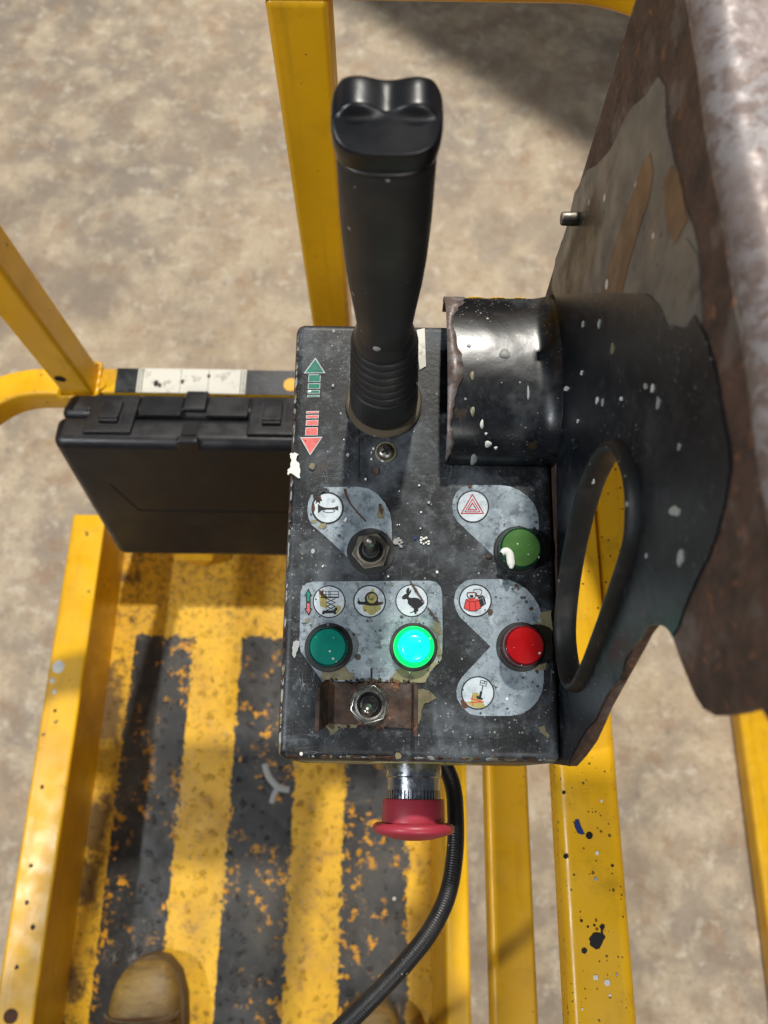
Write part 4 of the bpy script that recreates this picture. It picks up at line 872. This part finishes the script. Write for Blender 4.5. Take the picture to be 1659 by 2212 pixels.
# ------------------------------------------------------------------ manual case
mc = root("manual_case", "black plastic document case with two latches hanging on the mid bar", "case", (-.21, .36, 1.12))
N0 = Vector((0, -.945, .327)).normalized(); V0 = Vector((0, -.327, -.945)).normalized(); U0 = Vector((1, 0, 0))
O0 = Vector((-.212, .338, 1.352))
def cbx(name, a0, a1, b0, b1, c0, c1, m, par, bev=.0, seg=2): return mesh(name, obox(O0, U0, V0, N0, a0, a1, b0, b1, c0, c1), m, par, bev=bev, seg=seg)
def shell(name, c0, c1, ins, par):
    hw, H_ = .1515, .219
    v = []
    for c_, k in ((c0, 0), (c1, ins)):
        for a, b in ((-hw + k, 0 + k * .3), (hw - k, 0 + k * .3), (hw - k - .018, H_ - k), (-hw + k + .018, H_ - k)): v.append(O0 + U0 * a + V0 * b + N0 * c_)
    return mesh(name, (v, [(0, 1, 2, 3), (4, 5, 6, 7), (0, 1, 5, 4), (1, 2, 6, 5), (2, 3, 7, 6), (3, 0, 4, 7)]), M_CASE, par, bev=.012, seg=5)
shell("front_shell", -.0400, .001, .004, mc); shell("back_shell", -.0412, -.078, .004, mc)
for cxx in (-.0885, .0885):
    lt = cbx("latch", cxx - .026, cxx + .026, -.0035, .004, -.068, -.010, M_CASE, mc, .002)
    cbx("latch_recess_shade", cxx - .0135, cxx + .0135, -.0040, .0, -.058, -.018, M_CASE_DK, lt)
    cbx("latch_tab", cxx - .0105, cxx + .0105, -.0085, .0, -.054, -.022, M_CASE, lt, .0015)
    cbx("latch_lip", cxx - .0105, cxx + .0105, -.0105, -.003, -.030, -.025, M_CASE, lt, .0008)
cbx("seam_step", -.060, -.014, -.0028, .003, -.068, -.038, M_CASE, mc, .0012); cbx("seam_step", .014, .060, -.0028, .003, -.068, -.038, M_CASE, mc, .0012)
hs = cbx("hasp", -.013, .013, -.0045, .003, -.076, -.046, M_CASE, mc, .003, 3)
mesh("hasp_bar", lathe([(.0065, -.004), (.0065, .0)], O0 + N0 * -.060 - V0 * .004, -V0, 20), M_CASE, hs, smooth=40)
cbx("slot_hole", -.0085, .0085, -.0006, .004, -.030, -.010, M_DARK, mc, .0)
cbx("catch_lip", -.012, .012, -.0030, .012, -.008, .0030, M_CASE, mc, .003, 3)
# raised dark strips, their colour stands in for shade in the panel groove
for (a0, a1, b0, b1) in [(-.080, .12, .118, .1195)]: cbx("panel_groove_shade", a0, a1, b0, b1, .0, .0016, M_CASE_DK, mc)
gv = [O0 + U0 * a + V0 * b + N0 * .001 for a, b in [(-.102, .072), (-.1005, .072), (-.0785, .1195), (-.080, .1195)]]
mesh("panel_groove_shade", prism(gv, N0 * .0006), M_CASE_DK, mc)

# ------------------------------------------------------------------ boots
def boot(loc, rz, label):
    b = root("boot", label, "boot", loc, "worker's boots at the bottom edge"); b.rotation_euler.z = 0
    O = Vector(loc); ca, sa = math.cos(rz), math.sin(rz)
    def T(x, y, z): return O + Vector(((x * ca - y * sa) * .92, (x * sa + y * ca) * .95, z))
    # toe at y = 0, heel at y = -.30 ; sections along y
    secs = [(-.004, .018, .050, .036), (-.012, .034, .060, .034), (-.030, .049, .074, .032), (-.060, .057, .082, .030), (-.095, .059, .086, .030), (-.125, .057, .096, .030), (-.155, .052, .116, .030), (-.185, .048, .150, .030), (-.215, .046, .205, .030), (-.255, .046, .235, .030), (-.290, .044, .235, .032), (-.306, .030, .225, .040)]
    vv = []; n = 20
    for y, w, zt, zb in secs:
        for i in range(n):
            a = 2 * math.pi * i / n; cx, sz = math.cos(a), math.sin(a)
            x = math.copysign(abs(cx) ** .85, cx) * w; z = (zt + zb) / 2 + math.copysign(abs(sz) ** .8, sz) * (zt - zb) / 2
            vv.append(T(x, y, z))
    ff = []
    for i in range(len(secs) - 1): ff += [(i * n + a, i * n + (a + 1) % n, (i + 1) * n + (a + 1) % n, (i + 1) * n + a) for a in range(n)]
    ff += [tuple(range(n)), tuple((len(secs) - 1) * n + a for a in reversed(range(n)))]
    mesh("upper", (vv, ff), M_BOOT, b, sub=1)
    out = [(0, .000), (.026, -.006), (.046, -.028), (.057, -.06), (.060, -.10), (.056, -.16), (.050, -.22), (.050, -.28), (.036, -.312), (0, -.318)]
    out = out + [(-x, y) for x, y in out[-2:0:-1]]
    mesh("sole", prism([T(x, y, .001) for x, y in out], (0, 0, .036)), M_SOLE, b, bev=.004)
    # toe cap seam and vamp
    sm = [T(math.sin(R(a)) * .0600, -.072 - .012 * math.cos(R(a)), .0585 + .0285 * math.cos(R(a)) ** .7) for a in range(-80, 81, 10)]
    mesh("toe_seam", sweep(sm, circ(.0016, 8), up=(0, 1, 0)), M_BOOT2, b, smooth=180)
    for k in range(1, len(sm) * 3 - 4):
        q = sm[0].lerp(sm[-1], 0) if False else sm[k // 3].lerp(sm[k // 3 + 1], (k % 3) / 3)
        mesh("stitch", lathe([(.0007, -.0012), (.0007, .0012)], q + Vector((0, .0042, .0012)), (1, .1, 0), 6), M_FILM, b)
    vv = []
    for y, w, zt, zb in secs[3:9]:
        for i in range(9):
            a = R(25 + 130 * i / 8); x = math.cos(a) * (w + .0022); z = (zt + zb) / 2 + math.sin(a) ** .8 * ((zt - zb) / 2 + .0025); vv.append(T(x, y - .014, z))
    ff = [(i * 9 + a, i * 9 + a + 1, (i + 1) * 9 + a + 1, (i + 1) * 9 + a) for i in range(5) for a in range(8)]
    q = mesh("vamp", (vv, ff), M_BOOT2, b, smooth=180); sd = q.modifiers.new("thick", 'SOLIDIFY'); sd.thickness = .003; sd.offset = 1
    mesh("pull_collar", lathe([(.046, .200), (.052, .205), (.052, .262), (.046, .262), (.043, .21)], T(0, -.258, 0), (0, 0, 1), 28, True, False, sy=1.0), M_BOOT2, b, smooth=50)
    return b
tp = at(322, 2066, z=.80); boot((tp.x, tp.y, .751), R(3), "olive brown leather boot at the left, toe on the striped deck")
tp = at(800, 2160, z=.80); boot((tp.x + .004, tp.y, .751), R(-5), "brown boot whose toe just shows under the conduit")

# ------------------------------------------------------------------ added crate out of view, put in only to cast shade on the floor
cr = root("shade_crate", "added unseen wooden crate that shades the floor", "crate", (1.6, 4.3, 0))
A = Vector((-.90, 4.926, 0)); Bv = Vector((1.90, 2.655, 0)); d = (Bv - A).normalized(); n = Vector((-d.y, d.x, 0)); n = n if n.y > 0 else -n
Lc = (Bv - A).length
for k in range(9): mesh("plank", obox(A, d, n, Vector((0, 0, 1)), 0, Lc, .0, .03, .02 + k * .287, .02 + k * .287 + .280), M_WOOD, cr, bev=.003)
mesh("shade_crate_body", obox(A, d, n, Vector((0, 0, 1)), .01, Lc - .01, .032, 1.5, .005, 2.6), M_WOOD, cr, bev=.004)
